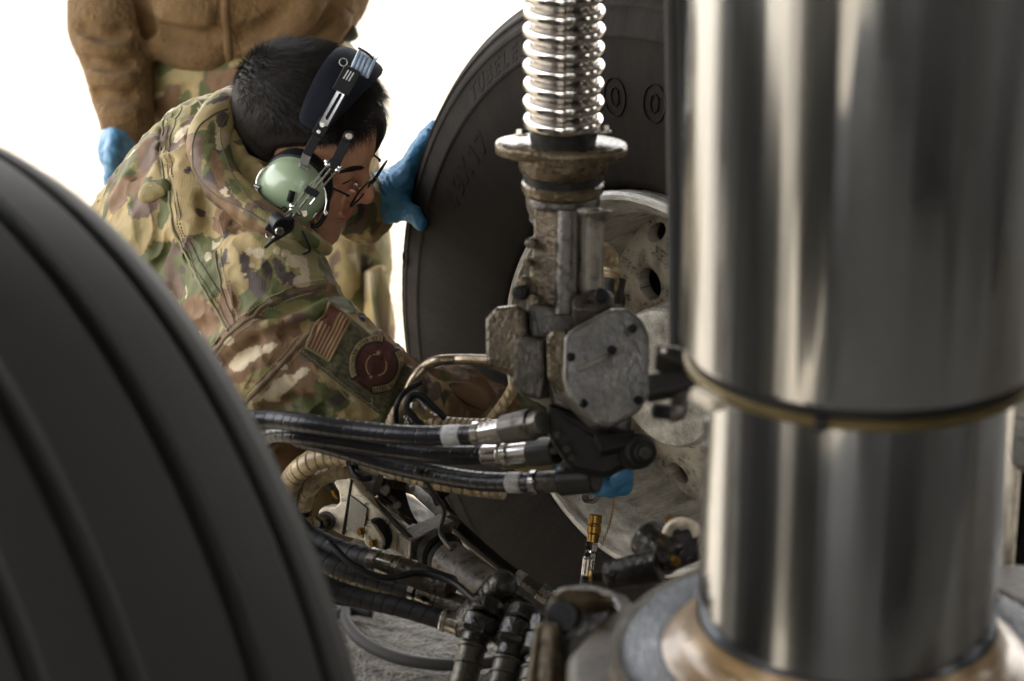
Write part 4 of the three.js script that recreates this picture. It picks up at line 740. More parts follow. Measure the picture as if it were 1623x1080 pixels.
// ---------------------------------------------------------------- camouflage cloth, dyed through by place
const PAL = { tan: [0.315, 0.232, 0.100], pale: [0.38, 0.30, 0.18], olive: [0.20, 0.172, 0.062], green: [0.088, 0.092, 0.028], brown: [0.165, 0.092, 0.042], dark: [0.058, 0.042, 0.034], cream: [0.46, 0.38, 0.25], umber: [0.115, 0.072, 0.046] };
function camo(opt = {}) {
  const s = opt.scale ?? 1, o = opt.off ?? 0, blobs = (opt.blobs ?? []);
  const A = opt.along ?? CY, Bx = opt.across ?? CX, bias = opt.bias ?? (() => [0, 0, 0]);
  return (x, y, z) => {
    const a = (x * A.x + y * A.y + z * A.z) * s, b = (x * Bx.x + y * Bx.y + z * Bx.z) * s, c = (x * CZ.x + y * CZ.y + z * CZ.z) * s;
    const wx = fbm(a * 14 + o, b * 14, c * 14, 3) * 0.045, wy = fbm(a * 14, b * 14 + 9 + o, c * 14, 3) * 0.045;
    const u = a + wx, v = b + wy, [bg, bb, bt] = bias(x, y, z);
    let t = smooth(-0.22, 0.22, fbm(u * 5 + o, v * 6, c * 6 + 3, 3) + bt);
    let q = [0, 1, 2].map(i => mix(PAL.olive[i], PAL.tan[i], t));
    if (noise3(u * 6.5 + 4 + o, v * 8.5, c * 8) + 0.3 * noise3(u * 22, v * 22, c * 20 + o) > 0.13 - bg) q = PAL.green;
    if (noise3(u * 6 - 7 + o, v * 8 + 5, c * 8) + 0.3 * noise3(u * 20 + 3, v * 20, c * 20 + o) > 0.17 - bb) q = PAL.brown;
    const gr = noise3(u * 9 + 17 + o, v * 13, c * 11) + 0.35 * noise3(u * 30, v * 30 + o, c * 30); if (gr > 0.46) q = PAL.umber;
    if (noise3(u * 15 + 31 + o, v * 26, c * 22) + 0.25 * noise3(u * 50, v * 50, c * 40 + o) > (opt.darkAt ?? 0.44)) q = PAL.dark;
    if (noise3(u * 24 + 51 + o, v * 17, c * 20) + 0.2 * noise3(u * 60, v * 60, c * 60 + o) > (opt.creamAt ?? 0.52)) q = PAL.cream;
    for (const m of blobs) {
      const dx = x - m.p.x, dy = y - m.p.y, dz = z - m.p.z; if (dx * dx + dy * dy + dz * dz > m.R2) continue;
      const e = dx * CX.x + dy * CX.y + dz * CX.z, f = dx * CY.x + dy * CY.y + dz * CY.z, g = (e * m.c + f * m.s) / m.rx, h = (-e * m.s + f * m.c) / m.ry;
      if (g * g + h * h + m.rag * (fbm(x * 45 + m.k, y * 45, z * 45, 3)) < 1) q = m.q;
    }
    const w = 1 + 0.10 * noise3(x * 160, y * 160, z * 160) + 0.10 * fbm(x * 30, y * 30, z * 30, 2);
    return [q[0] * w, q[1] * w, q[2] * w];
  };
}
const blobsOn = (f, list, z0, z1) => list.map(([q, px, py, rx, ry, rot = 0], k) => { const p = onto(f, px, py, z0, z1); if (!p) return null; const zc = depthOf(p), a = -rot * Math.PI / 180; return { p, q: PAL[q], rx: rx * zc / F * 1.12, ry: ry * zc / F * 1.12, c: Math.cos(a), s: Math.sin(a), R2: (Math.max(rx, ry) * 2.2 * zc / F) ** 2, rag: q === 'cream' ? 0.9 : 1.2, k: k * 3.7 }; }).filter(Boolean);
const CLOTH = new THREE.MeshPhysicalMaterial({ color: 0xffffff, vertexColors: true, roughness: 0.72, sheen: 0.12, sheenRoughness: 0.5, sheenColor: lin(0.5, 0.45, 0.35), bumpMap: rep(T_weave, 9), bumpScale: 0.0003 });

// ---------------------------------------------------------------- the kneeling worker
const worker = thing('person', 'kneeling person in camouflage jacket and blue gloves reaching in behind the hoses', 'person', V(300, 560, 3.3));
const HR = CX.clone().multiplyScalar(-0.30).addScaledVector(CY, -0.45).addScaledVector(CZ, 0.84).normalize();   // to his right
const HX = CX.clone().multiplyScalar(0.87).addScaledVector(CY, -0.48).addScaledVector(CZ, 0.05).addScaledVector(HR, 0).normalize();
const HU = new THREE.Vector3().crossVectors(HR, HX).normalize(); HX.crossVectors(HU, HR).normalize();
const HO = V(438, 268, 3.30).addScaledVector(HR, -0.075);
const H = (x, y, z) => HO.clone().addScaledVector(HX, x).addScaledVector(HU, y).addScaledVector(HR, z);
const toHead = (x, y, z) => { x -= HO.x; y -= HO.y; z -= HO.z; return [x * HX.x + y * HX.y + z * HX.z, x * HU.x + y * HU.y + z * HU.z, x * HR.x + y * HR.y + z * HR.z]; };
// head and neck
const cranium = ell(H(-0.014, 0.052, 0), HX, HU, HR, 0.098, 0.086, 0.077);
const headParts = [cranium, ell(H(0.038, 0.048, 0), HX, HU, HR, 0.058, 0.058, 0.066), ell(H(0.040, -0.025, 0), HX, HU, HR, 0.052, 0.062, 0.059),
  cone(H(-0.005, -0.055, 0.050), H(0.076, -0.096, 0.008), 0.022, 0.018), cone(H(-0.005, -0.055, -0.050), H(0.076, -0.096, -0.008), 0.022, 0.018), ell(H(0.082, -0.099, 0), HX, HU, HR, 0.018, 0.017, 0.022),
  ell(H(0.060, -0.014, 0.043), HX, HU, HR, 0.026, 0.022, 0.022), ell(H(0.060, -0.014, -0.043), HX, HU, HR, 0.026, 0.022, 0.022),
  cone(H(0.082, 0.036, 0.014), H(0.066, 0.036, 0.050), 0.011, 0.009), cone(H(0.082, 0.036, -0.014), H(0.066, 0.036, -0.050), 0.011, 0.009),
  ell(H(0.074, -0.056, 0), HX, HU, HR, 0.026, 0.032, 0.036)];
const neckP = [cone(H(-0.035, -0.02, 0), H(-0.085, -0.15, 0.0), 0.060, 0.064), cone(H(-0.085, -0.15, 0), V(330, 380, 3.40), 0.062, 0.10)];
const noseP = union([cone(H(0.094, 0.026, 0), H(0.116, -0.014, 0), 0.0075, 0.0115), cone(H(0.100, -0.022, 0.011), H(0.104, -0.021, 0.012), 0.0085, 0.0085), cone(H(0.100, -0.022, -0.011), H(0.104, -0.021, -0.012), 0.0085, 0.0085)], 0.008);
const lipU = union([ell(H(0.099, -0.0495, 0.009), HX, HU, HR, 0.0085, 0.0052, 0.015), ell(H(0.099, -0.0495, -0.009), HX, HU, HR, 0.0085, 0.0052, 0.015)], 0.004), lipL = ell(H(0.0965, -0.0610, 0), HX, HU, HR, 0.0095, 0.0066, 0.019);
const mouthCut = ell(H(0.104, -0.0553, 0), HX, HU, HR, 0.012, 0.0014, 0.023);
const sockets = [ell(H(0.098, 0.017, 0.032), HX, HU, HR, 0.017, 0.012, 0.019), ell(H(0.098, 0.017, -0.032), HX, HU, HR, 0.017, 0.012, 0.019)];
const lids = [cone(H(0.0800, 0.0185, 0.024), H(0.0765, 0.0175, 0.040), 0.0125, 0.0115), cone(H(0.0800, 0.0185, -0.024), H(0.0765, 0.0175, -0.040), 0.0125, 0.0115)];
const headOnly = union(headParts, 0.022), neckOnly = union(neckP, 0.03);
const earP = [ell(H(0.006, -0.014, 0.078), HX, HU, HR, 0.012, 0.020, 0.008), ell(H(-0.008, 0.0, -0.078), HX, HU, HR, 0.018, 0.031, 0.008)];
const bodyF = (x, y, z) => {
  let d = headOnly(x, y, z); for (const s of sockets) d = smax(d, -s(x, y, z), 0.012);
  for (const l of lids) d = smin(d, l(x, y, z), 0.006);
  d = smin(d, noseP(x, y, z), 0.012); d = smin(d, lipU(x, y, z), 0.006); d = smin(d, lipL(x, y, z), 0.006); d = smax(d, -mouthCut(x, y, z), 0.003);
  d = smin(d, neckOnly(x, y, z), 0.03); for (const e of earP) d = smin(d, e(x, y, z), 0.008);
  return d;
};
// hairline: how far the hair covers a place on the head (1 thick, 0 bare)
const hairAmount = (a, b, c) => { // head coordinates
  const front = smooth(0.004, -0.012, a - (0.074 + 0.10 * (b - 0.095) - 0.9 * Math.max(0, Math.abs(c) - 0.045) - smooth(0.075, 0.02, b) * 0.05));
  const nape = smooth(-0.065, -0.015, b + 0.35 * smooth(-0.02, -0.09, a) * 0.10);
  const side = smooth(-0.030, 0.0, b + 0.2 * (a < 0.02 ? 0.03 : 0));
  return front * Math.min(nape, side) * smooth(0.055, 0.040, a - smooth(-0.01, 0.03, b) * 0.06);
};
const SKIN = pmat(1, 1, 1, 0.44, 0, { vertexColors: true, bumpMap: rep(T_fine, 26), bumpScale: 0.00022, sheen: 0.15, sheenRoughness: 0.6 });
const skinColour = (x, y, z) => {
  const [a, b, c] = toHead(x, y, z); let q = [0.46, 0.232, 0.132];
  const n = fbm(x * 60, y * 60, z * 60, 3), m = noise3(x * 260, y * 260, z * 260); q = q.map((v, i) => v * (1 + n * 0.22 + m * 0.06 * (i ? 1 : 0.6)));
  const red = Math.exp(-(((a - 0.115) / 0.016) ** 2 + ((b + 0.018) / 0.016) ** 2 + (c / 0.02) ** 2)) + 0.5 * Math.exp(-(((a - 0.075) / 0.03) ** 2 + ((b + 0.02) / 0.02) ** 2));
  q = [q[0] * (1 + red * 0.12), q[1] * (1 - red * 0.10), q[2] * (1 - red * 0.06)];
  const lip = Math.min(1, smooth(0.008, 0.005, Math.min(Math.abs(b + 0.0495) - 0.001, Math.abs(b + 0.0605) - 0.0018)) * smooth(0.024, 0.016, Math.abs(c)) * smooth(0.090, 0.097, a)); q = [mix(q[0], 0.36, lip), mix(q[1], 0.115, lip), mix(q[2], 0.085, lip)];
  // cropped hair on the scalp and beard shadow: fine dark hairs
  const h = hairAmount(a, b, c), st = h > 0.02 ? clamp(h * 1.15 + m * 0.35 * h) : 0; q = q.map((v, i) => mix(v, [0.016, 0.012, 0.010][i], st));
  const bd = smooth(-0.03, -0.06, b) * smooth(0.0, 0.03, a) * (0.16 + 0.10 * m) * (b > -0.10 ? 1 : 1) + smooth(-0.048, -0.040, b) * smooth(-0.030, -0.038, b) * smooth(0.085, 0.1, a) * (0.3 + 0.2 * m); q = q.map((v, i) => mix(v, [0.05, 0.038, 0.03][i], clamp(bd)));
  return q;
};
const box = (pts, m) => { const lo = pts[0].clone(), hi = pts[0].clone(); pts.forEach(p => { lo.min(p); hi.max(p); }); return [lo.subScalar(m), hi.addScalar(m)]; };
{ var [blo, bhi] = box([H(-0.11, 0, 0), H(0.13, 0, 0), H(0, 0.14, 0), H(0, -0.13, 0), H(0, 0, 0.08), H(0, 0, -0.08), V(340, 360, 3.40), H(-0.12, -0.17, 0)], 0.03); }
const body = part('body', netMesh(bodyF, blo, bhi, 0.0036, { color: skinColour, split: 1, e: 0.0008 }).translate(...worker.position.clone().negate().toArray()), SKIN, worker);

// hair: a cropped cap that thickens towards the crown, and single hairs over it
const HAIR = pmat(0.014, 0.011, 0.009, 0.5, 0, { specularIntensity: 0.4 });
const hairThick = (a, b, c) => { const top = smooth(0.03, 0.13, b), front = smooth(-0.02, 0.07, a) * smooth(0.06, 0.11, b); return hairAmount(a, b, c) * (0.0035 + 0.0105 * top + 0.003 * front) * (0.75 + 0.5 * smooth(-0.1, -0.02, a)); };
const capF = (x, y, z) => { const d = headOnly(x, y, z); if (d > 0.04) return d - 0.02; const [a, b, c] = toHead(x, y, z), h = hairAmount(a, b, c), t = hairThick(a, b, c); return d - t * (0.9 + 0.10 * noise3(a * 40, b * 30, c * 60) + 0.07 * noise3(a * 160, b * 120, c * 240)) + 0.0016 * (1 - h) + 0.0009 + (h < 0.35 ? (0.35 - h) * 0.02 : 0); };
const hair = part('hair', netMesh(capF, blo, bhi, 0.0034, { e: 0.0012 }).translate(...worker.position.clone().negate().toArray()), HAIR, body);
{
  const P = [], I = [], tip = []; let n = 0;
  const strand = (root, dir, len, curl, w) => { // three-sided tapering hair of four joints
    let p = root.clone(), d = dir.clone().normalize(); const base = P.length / 3, K = 4;
    for (let k = 0; k <= K; k++) { const s = Math.abs(d.y) < 0.9 ? V3(0, 1, 0) : V3(1, 0, 0), x = new THREE.Vector3().crossVectors(d, s).normalize(), y = new THREE.Vector3().crossVectors(d, x), r = w * (1 - 0.85 * k / K); for (let j = 0; j < 3; j++) { const q = p.clone().addScaledVector(x, Math.cos(j * 2.1) * r).addScaledVector(y, Math.sin(j * 2.1) * r); P.push(q.x, q.y, q.z); } p.addScaledVector(d, len / K); d.addScaledVector(curl, 1 / K).normalize(); }
    for (let k = 0; k < K; k++) for (let j = 0; j < 3; j++) { const a = base + k * 3 + j, b = base + k * 3 + (j + 1) % 3; I.push(a, b, a + 3, a + 3, b, b + 3); } n++;
  };
  let made = 0; for (let t = 0; t < 110000 && made < 26000; t++) {
    const th = rr(0, 2 * Math.PI), ph = Math.acos(rr(-0.75, 1)), v = HX.clone().multiplyScalar(Math.sin(ph) * Math.cos(th)).addScaledVector(HR, Math.sin(ph) * Math.sin(th)).addScaledVector(HU, Math.cos(ph));
    let p = H(-0.01, 0.045, 0).addScaledVector(v, 0.13); for (let k = 0; k < 6; k++) { const g = grad(capF, p.x, p.y, p.z); p.x -= g[0] * capF(p.x, p.y, p.z) * 0.8; p.y -= g[1] * capF(p.x, p.y, p.z) * 0.8; p.z -= g[2] * capF(p.x, p.y, p.z) * 0.8; }
    const [a, b, c] = toHead(p.x, p.y, p.z), h = hairAmount(a, b, c); if (h < 0.12 || rnd() > h * 1.1) continue;
    const nn = normalOf(headOnly, p), top = smooth(0.045, 0.115, b), fr = smooth(0.0, 0.07, a) * top;
    const flow = HX.clone().multiplyScalar(mix(0.15, 1.1, top)).addScaledVector(HU, mix(-0.9, 0.0, top)).addScaledVector(HR, c * 5 * top + rr(-0.4, 0.4)); flow.addScaledVector(nn, -flow.dot(nn));
    const dir = nn.clone().multiplyScalar(mix(0.45, 0.55, top) + rr(-0.1, 0.35)).addScaledVector(flow, 1).addScaledVector(V3(rr(-1, 1), rr(-1, 1), rr(-1, 1)), 0.22);
    strand(p.addScaledVector(nn, -0.0015), dir, mix(0.005, 0.019, top) * rr(0.7, 1.3) + fr * 0.004, flow.clone().multiplyScalar(0.5).addScaledVector(nn, -0.35), mix(0.00022, 0.00034, top)); made++;
  }
  for (let i = 0; i < 420; i++) { // fringe falling over the brow, and a raised tuft at the crown
    const c = rr(-0.05, 0.062), b = 0.098 - Math.abs(c) * 0.35 + rr(-0.006, 0.01); const p0 = H(0.082 - Math.abs(c) * 0.45, b, c); let p = p0; const g = normalOf(headOnly, p); p.addScaledVector(g, 0.004 - headOnly(p.x, p.y, p.z));
    strand(p, HX.clone().multiplyScalar(0.8).addScaledVector(HU, rr(-0.2, 0.5)).addScaledVector(HR, rr(-0.5, 0.7)), rr(0.016, 0.034), HU.clone().multiplyScalar(-1.8).addScaledVector(HX, rr(-0.7, -0.1)).addScaledVector(HR, rr(-0.4, 0.5)), 0.00042);
  }
  for (let i = 0; i < 260; i++) { const a = rr(-0.06, 0.02), c = rr(-0.04, 0.03), p = H(a, 0.139 - (a + 0.014) ** 2 * 5 - c * c * 7 + 0.008, c); strand(p, HU.clone().addScaledVector(HX, rr(-0.3, 0.9)).addScaledVector(HR, rr(-0.6, 0.6)), rr(0.012, 0.026), HX.clone().multiplyScalar(0.9), 0.0004); }
  const g = new THREE.BufferGeometry(); g.setAttribute('position', new THREE.Float32BufferAttribute(P, 3)); g.setIndex(I); g.computeVertexNormals(); g.setAttribute('uv', new THREE.Float32BufferAttribute(new Float32Array(P.length / 3 * 2), 2));
  wpart('hair_strands', g, HAIR, body);
}
{ // brows, lashes line, eyes
  for (const s of [1, -1]) {
    wpart('eye', merge([ball(H(0.0745, 0.0165, 0.0315 * s), 0.0118)]), mat(0.6, 0.55, 0.5, 0.15), body);
    wpart('iris', merge([ball(H(0.0825, 0.0145, 0.0315 * s), 0.0052)]), mat(0.02, 0.012, 0.008, 0.1), body);
    const pts = [H(0.0945, 0.0335, 0.012 * s), H(0.0925, 0.0375, 0.026 * s), H(0.083, 0.0385, 0.042 * s), H(0.070, 0.034, 0.054 * s)].map(p => { const n = normalOf(bodyF, p); return p.addScaledVector(n, 0.0006 - bodyF(p.x, p.y, p.z)); });
    wpart('eyebrow', sweep(curve(pts), (u, a, L) => 0.0037 * Math.sqrt(Math.sin(Math.PI * clamp(u / L, 0.06, 0.98))) * (1 + 0.2 * Math.sin(u * 3000)), { step: 0.001 }), HAIR, body);
    const lp = [H(0.0895, 0.0125, 0.021 * s), H(0.0905, 0.0095, 0.030 * s), H(0.0855, 0.0105, 0.041 * s)].map(p => { const n = normalOf(bodyF, p); return p.addScaledVector(n, 0.0008 - bodyF(p.x, p.y, p.z)); });
    wpart('lashes', sweep(curve(lp), 0.0009), HAIR, body);
  }
}
// the jacket
const Pelv = V(120, 730, 3.52), Mid = V(250, 490, 3.44), Chest = V(330, 355, 3.40), C7 = V(358, 270, 3.42), RS = V(412, 480, 3.22), LS = V(392, 248, 3.53);
const acr = LS.clone().sub(RS).normalize();
const sq = (f, c, axis, k) => (x, y, z) => { const t = ((x - c.x) * axis.x + (y - c.y) * axis.y + (z - c.z) * axis.z) * (1 - 1 / k); return f(x - axis.x * t, y - axis.y * t, z - axis.z * t); };
const torso = union([sq(union(chain([Pelv, Mid, Chest], [0.155, 0.150, 0.130]), 0.02), Mid, acr, 1.28), cone(Chest, C7, 0.125, 0.085), cone(C7, RS, 0.080, 0.088), cone(C7, LS, 0.078, 0.080), cone(RS, LS, 0.066, 0.06), cone(V(396, 505, 3.36), V(380, 660, 3.40), 0.09, 0.14)], 0.05);
const EL = V(602, 648, 3.16), FM = V(716, 652, 3.30), WR = V(868, 704, 3.46), HANDR = V(965, 752, 3.44);
const arm = union(chain([RS, V(456, 556, 3.175), V(532, 604, 3.16), EL, FM, WR], [0.090, 0.090, 0.078, 0.064, 0.054, 0.043]), 0.03);
const LE = V(478, 262, 3.78), LW = V(572, 334, 3.915);
const armL = union(chain([LS, LE, LW], [0.075, 0.060, 0.050]), 0.03);
const neckHole = union([cone(H(-0.03, -0.02, 0), H(-0.085, -0.15, 0), 0.076, 0.080), cone(H(0.02, -0.06, 0), H(-0.02, -0.15, 0), 0.07, 0.07)], 0.02);
const cloth0 = (x, y, z) => { let d = smin(torso(x, y, z), arm(x, y, z), 0.028); d = smin(d, armL(x, y, z), 0.03); return smax(d, -neckHole(x, y, z), 0.012); };
const folds = [
  // back: long soft pulls from the shoulder seam down to the waist
  [0.0155, 0.016, [[262, 262], [232, 330], [206, 410]]], [0.0124, 0.013, [[248, 215], [208, 275], [168, 345]]], [-0.0093, 0.012, [[250, 300], [222, 372], [205, 440]]], [0.0093, 0.016, [[290, 390], [262, 450], [250, 520]]], [-0.0078, 0.012, [[272, 380], [246, 440]]],
  // shoulder blade bump beside the collar
  [0.0186, 0.020, [[308, 232], [290, 275], [298, 330], [312, 380]]], [-0.0139, 0.012, [[318, 300], [330, 350], [344, 400]]], [-0.0093, 0.012, [[278, 250], [274, 310]]], [0.0093, 0.014, [[330, 165], [350, 190]]],
  // front of the shoulder
  [0.0139, 0.018, [[385, 370], [430, 395], [490, 420]]], [-0.0093, 0.012, [[360, 350], [400, 370], [450, 385]]], [0.0093, 0.014, [[400, 440], [450, 450], [505, 440]]],
  // where the arm leaves the shoulder
  [-0.0232, 0.010, [[522, 462], [490, 478], [450, 492], [405, 508]]], [0.0170, 0.013, [[525, 482], [490, 498], [450, 512]]], [-0.0139, 0.010, [[520, 492], [480, 516], [440, 536]]], [0.0124, 0.012, [[350, 545], [400, 520], [440, 502]]],
  [-0.0109, 0.012, [[345, 590], [390, 560], [420, 535]]], [0.0109, 0.015, [[400, 600], [440, 620], [500, 640]]], [-0.0124, 0.014, [[430, 655], [480, 630], [530, 650]]], [0.0093, 0.012, [[470, 590], [500, 615], [560, 660]]],
  // elbow and forearm
  [-0.0155, 0.009, [[640, 580], [632, 610], [618, 650]]], [0.0124, 0.010, [[655, 590], [648, 618], [640, 650]]], [-0.0109, 0.008, [[668, 598], [664, 630]]], [0.0093, 0.008, [[684, 602], [682, 640]]], [-0.0093, 0.008, [[798, 640], [790, 670]]],
];
const shoulderSeam = [[335, 578], [342, 553], [362, 530], [395, 505], [430, 480], [470, 462], [516, 452]];
const backSeam = [[266, 180], [258, 205], [254, 235], [258, 275], [270, 330], [288, 392], [318, 452], [352, 510], [361, 524]];
const cloth1 = withFolds(cloth0, folds, 2.9, 4.2);
// panels lie over one another at the seams: a step of a millimetre or two
const seamLines = [[backSeam, 0.0022], [shoulderSeam, 0.003]].map(([px, a]) => [polyDist(curve(px.map(p => onto(cloth1, p[0], p[1])).filter(Boolean)).getPoints(22)), a]);
const jacketF = (x, y, z) => {
  let d = cloth1(x, y, z); if (Math.abs(d) > 0.03) return d;
  { const wx = fbm(x * 9, y * 9, z * 9, 2) * 0.05; d -= 0.0055 * fbm(x * 13, y * 13, z * 13, 2) + 0.0055 * (1 - Math.abs(noise3((x + wx) * 24, (y - wx) * 17, z * 22)) * 2.2) + 0.0030 * (0.5 - Math.abs(noise3((x - wx) * 46, (y + wx) * 34, z * 44))) + 0.0010 * noise3(x * 70 + 5, y * 54, z * 70); }
  for (const [q, a] of seamLines) { if (x < q.lo.x - 0.02 || x > q.hi.x + 0.02 || y < q.lo.y - 0.02 || y > q.hi.y + 0.02 || z < q.lo.z - 0.02 || z > q.hi.z + 0.02) continue; const e = q.at(x, y, z)[0]; d += a * Math.exp(-((e / 0.003) ** 2)) - a * 0.7 * Math.exp(-(((e - 0.008) / 0.006) ** 2)); }
  return d;
};
const jblobs = blobsOn(cloth1, [
  ['olive', 440, 405, 60, 30, 15], ['tan', 380, 395, 34, 24, 20], ['olive', 480, 440, 34, 16, 10],
  ['green', 507, 632, 46, 22, 10], ['brown', 400, 560, 70, 40, -20], ['brown', 455, 590, 50, 30, 25], ['brown', 380, 520, 40, 16, -35], ['green', 330, 430, 20, 42, -18], ['green', 316, 400, 13, 26, -10], ['green', 470, 658, 60, 10, 3], ['green', 240, 430, 26, 44, 30], ['umber', 278, 444, 10, 36, -22], ['brown', 322, 500, 34, 22, 40], ['umber', 246, 235, 12, 40, 22], ['umber', 232, 320, 20, 30, 40], ['green', 262, 330, 9, 32, 8], ['brown', 362, 490, 16, 40, -8],
  ['dark', 355, 410, 4.7, 13.9, 8], ['dark', 358, 372, 3.9, 8.2], ['dark', 389, 420, 7.8, 19.7, -8], ['dark', 407, 452, 11.7, 19.7, -25], ['dark', 424, 428, 7.0, 18.0, -25], ['dark', 445, 430, 7.0, 21.3, -25], ['dark', 464, 444, 7.0, 14.8, -30], ['dark', 366, 353, 3.1, 4.9], ['dark', 318, 337, 8.6, 4.9, 35], ['dark', 312, 200, 7.0, 7.4], ['dark', 306, 188, 3.1, 3.3], ['dark', 300, 246, 4.7, 5.7], ['dark', 298, 270, 4.7, 6.6, 20], ['dark', 533, 636, 18.7, 7.4, -25], ['umber', 470, 505, 18, 8, -20], ['dark', 458, 470, 12.5, 4.1, -14], ['umber', 497, 462, 14, 6, -18], ['dark', 676, 618, 3.9, 16.4, 10], ['dark', 662, 602, 4.7, 4.9], ['umber', 690, 620, 8, 14],
  ['cream', 394, 398, 5, 5], ['cream', 409, 401, 9, 8], ['cream', 439, 398, 5, 6], ['cream', 452, 402, 7, 5], ['cream', 470, 415, 14, 10], ['cream', 483, 430, 6, 11, -20], ['cream', 478, 447, 11, 9], ['cream', 400, 422, 5, 4], ['cream', 389, 437, 4, 4], ['cream', 330, 407, 5, 7],
  ['cream', 394, 564, 26, 11, -22], ['cream', 380, 578, 16, 9, -8], ['cream', 427, 551, 12, 6, -25], ['cream', 363, 541, 9, 6, -20], ['cream', 447, 611, 23, 11, -28], ['cream', 432, 627, 15, 10, -15], ['cream', 478, 592, 11, 6, -35], ['cream', 404, 631, 12, 8, -10], ['cream', 344, 577, 12, 7, -10], ['cream', 446, 581, 9, 4, 10], ['olive', 420, 590, 26, 6, -20], ['olive', 426, 512, 14, 6, -15], ['olive', 466, 487, 22, 8, -12],
]);
const camoJ = camo({ off: 3.1, scale: 1.25, along: CY.clone().multiplyScalar(0.8).addScaledVector(CX, 0.6), across: CX.clone().multiplyScalar(0.8).addScaledVector(CY, -0.6), blobs: jblobs, darkAt: 0.56, creamAt: 0.62, bias: (x, y, z) => { const u = (x - Mid.x) * CX.x + (y - Mid.y) * CX.y + (z - Mid.z) * CX.z, v = (x - Mid.x) * CY.y + (z - Mid.z) * CY.z; const bk = smooth(0.08, -0.02, u); return [0.01, mix(-0.05, -0.16, bk), mix(0.02, 0.12, bk) + (v > 0.08 ? 0.10 : 0)]; } });
var [jlo, jhi] = box([V(100, 560, 3.3), V(100, 500, 3.7), V(200, 200, 3.6), V(500, 420, 3.1), V(640, 760, 3.1), V(640, 300, 3.95), V(300, 730, 3.3), V(895, 720, 3.46), V(300, 130, 3.62), V(590, 350, 3.95)], 0.06);
const jacket = wpart('jacket', netMesh(jacketF, jlo, jhi, 0.0052, { color: camoJ, split: 1 }), CLOTH, worker);
{ // collar: rolled base and standing rim
  const A = [[366, 160, 3.52], [341, 182, 3.465], [320, 215, 3.41], [320, 255, 3.365], [337, 290, 3.325], [372, 325, 3.285], [425, 360, 3.245], [478, 388, 3.24], [512, 392, 3.285]], B = [[372, 165, 3.50], [354, 196, 3.45], [349, 232, 3.40], [358, 268, 3.355], [382, 305, 3.315], [420, 342, 3.275], [460, 372, 3.255], [500, 386, 3.285]];
  const seat = (L, lift) => L.map(p => { const q = onto(cloth0, p[0], p[1], 3.0, 3.75); if (!q) return V(...p); return q.addScaledVector(normalOf(cloth0, q, 0.02), lift); });
  const tube = (L, r) => { const p = curve(L).getPoints(20); return p.slice(1).map((q, i) => { const w = r * (1 - 0.35 * smooth(12, 20, i)); return cone(p[i], q, w, w); }); };
  const LA = seat(A, 0.004).map((p, i) => i < 6 ? p : p.addScaledVector(CZ, -[0.008, 0.030, 0.035][i - 6])), LB = B.map((p, i) => V(p[0], p[1], depthOf(LA[i]) - 0.012)), LM = LB.map((p, i) => p.clone().lerp(LA[i], 0.5).addScaledVector(CZ, -0.012));
  const f0 = union([...tube(LA, 0.0150)], 0.012), f1 = union([...tube(LB, 0.0125)], 0.010), f2 = union(tube(LM, 0.015), 0.02);
  const cf0 = (x, y, z) => smin(smin(f0(x, y, z), f2(x, y, z), 0.02), f1(x, y, z), 0.007);
  const cf = (x, y, z) => cf0(x, y, z) - 0.002 * fbm(x * 26, y * 26, z * 26, 2) - 0.0012 * noise3(x * 70, y * 70, z * 70);
  const cb = blobsOn(cf0, [['dark', 352, 190, 9, 12], ['dark', 345, 238, 5, 10, -10], ['umber', 312, 250, 8, 40], ['umber', 330, 300, 26, 10, 40], ['pale', 352, 222, 10, 14], ['brown', 345, 270, 8, 30, -20], ['green', 335, 205, 6, 14], ['olive', 378, 300, 10, 34, -40], ['green', 372, 296, 6, 14, -30], ['brown', 365, 330, 40, 8, 40], ['olive', 430, 355, 40, 10, 38]]);
  var [lo, hi] = box([...LA, ...LB, ...LM], 0.045);
  wpart('collar', netMesh(cf, lo, hi, 0.0042, { color: camo({ off: 9, scale: 1.3, blobs: cb, bias: () => [0, 0.02, 0.05] }), split: 1 }), CLOTH, jacket);
  globalThis.collarF = cf;
  const dark = mat(0.11, 0.085, 0.05, 0.8), pts = [[361, 172], [333, 185], [312, 205], [304, 234], [306, 267], [319, 289], [345, 312], [379, 328], [420, 352]].map(p => onto(cf, p[0], p[1])).filter(Boolean);
  wpart('piping', strip(cf, pts, 0.0034, 0.0006, 0.0010), dark, jacket);
  const rim = [[352, 178], [338, 205], [342, 240], [356, 276], [380, 312], [410, 340]].map(p => onto(cf, p[0] + 12, p[1])).filter(Boolean);
  if (rim.length > 2) wpart('stitching', stitches(cf, rim, 0.0042, 0.0026, 0.0008), dark, jacket);
}
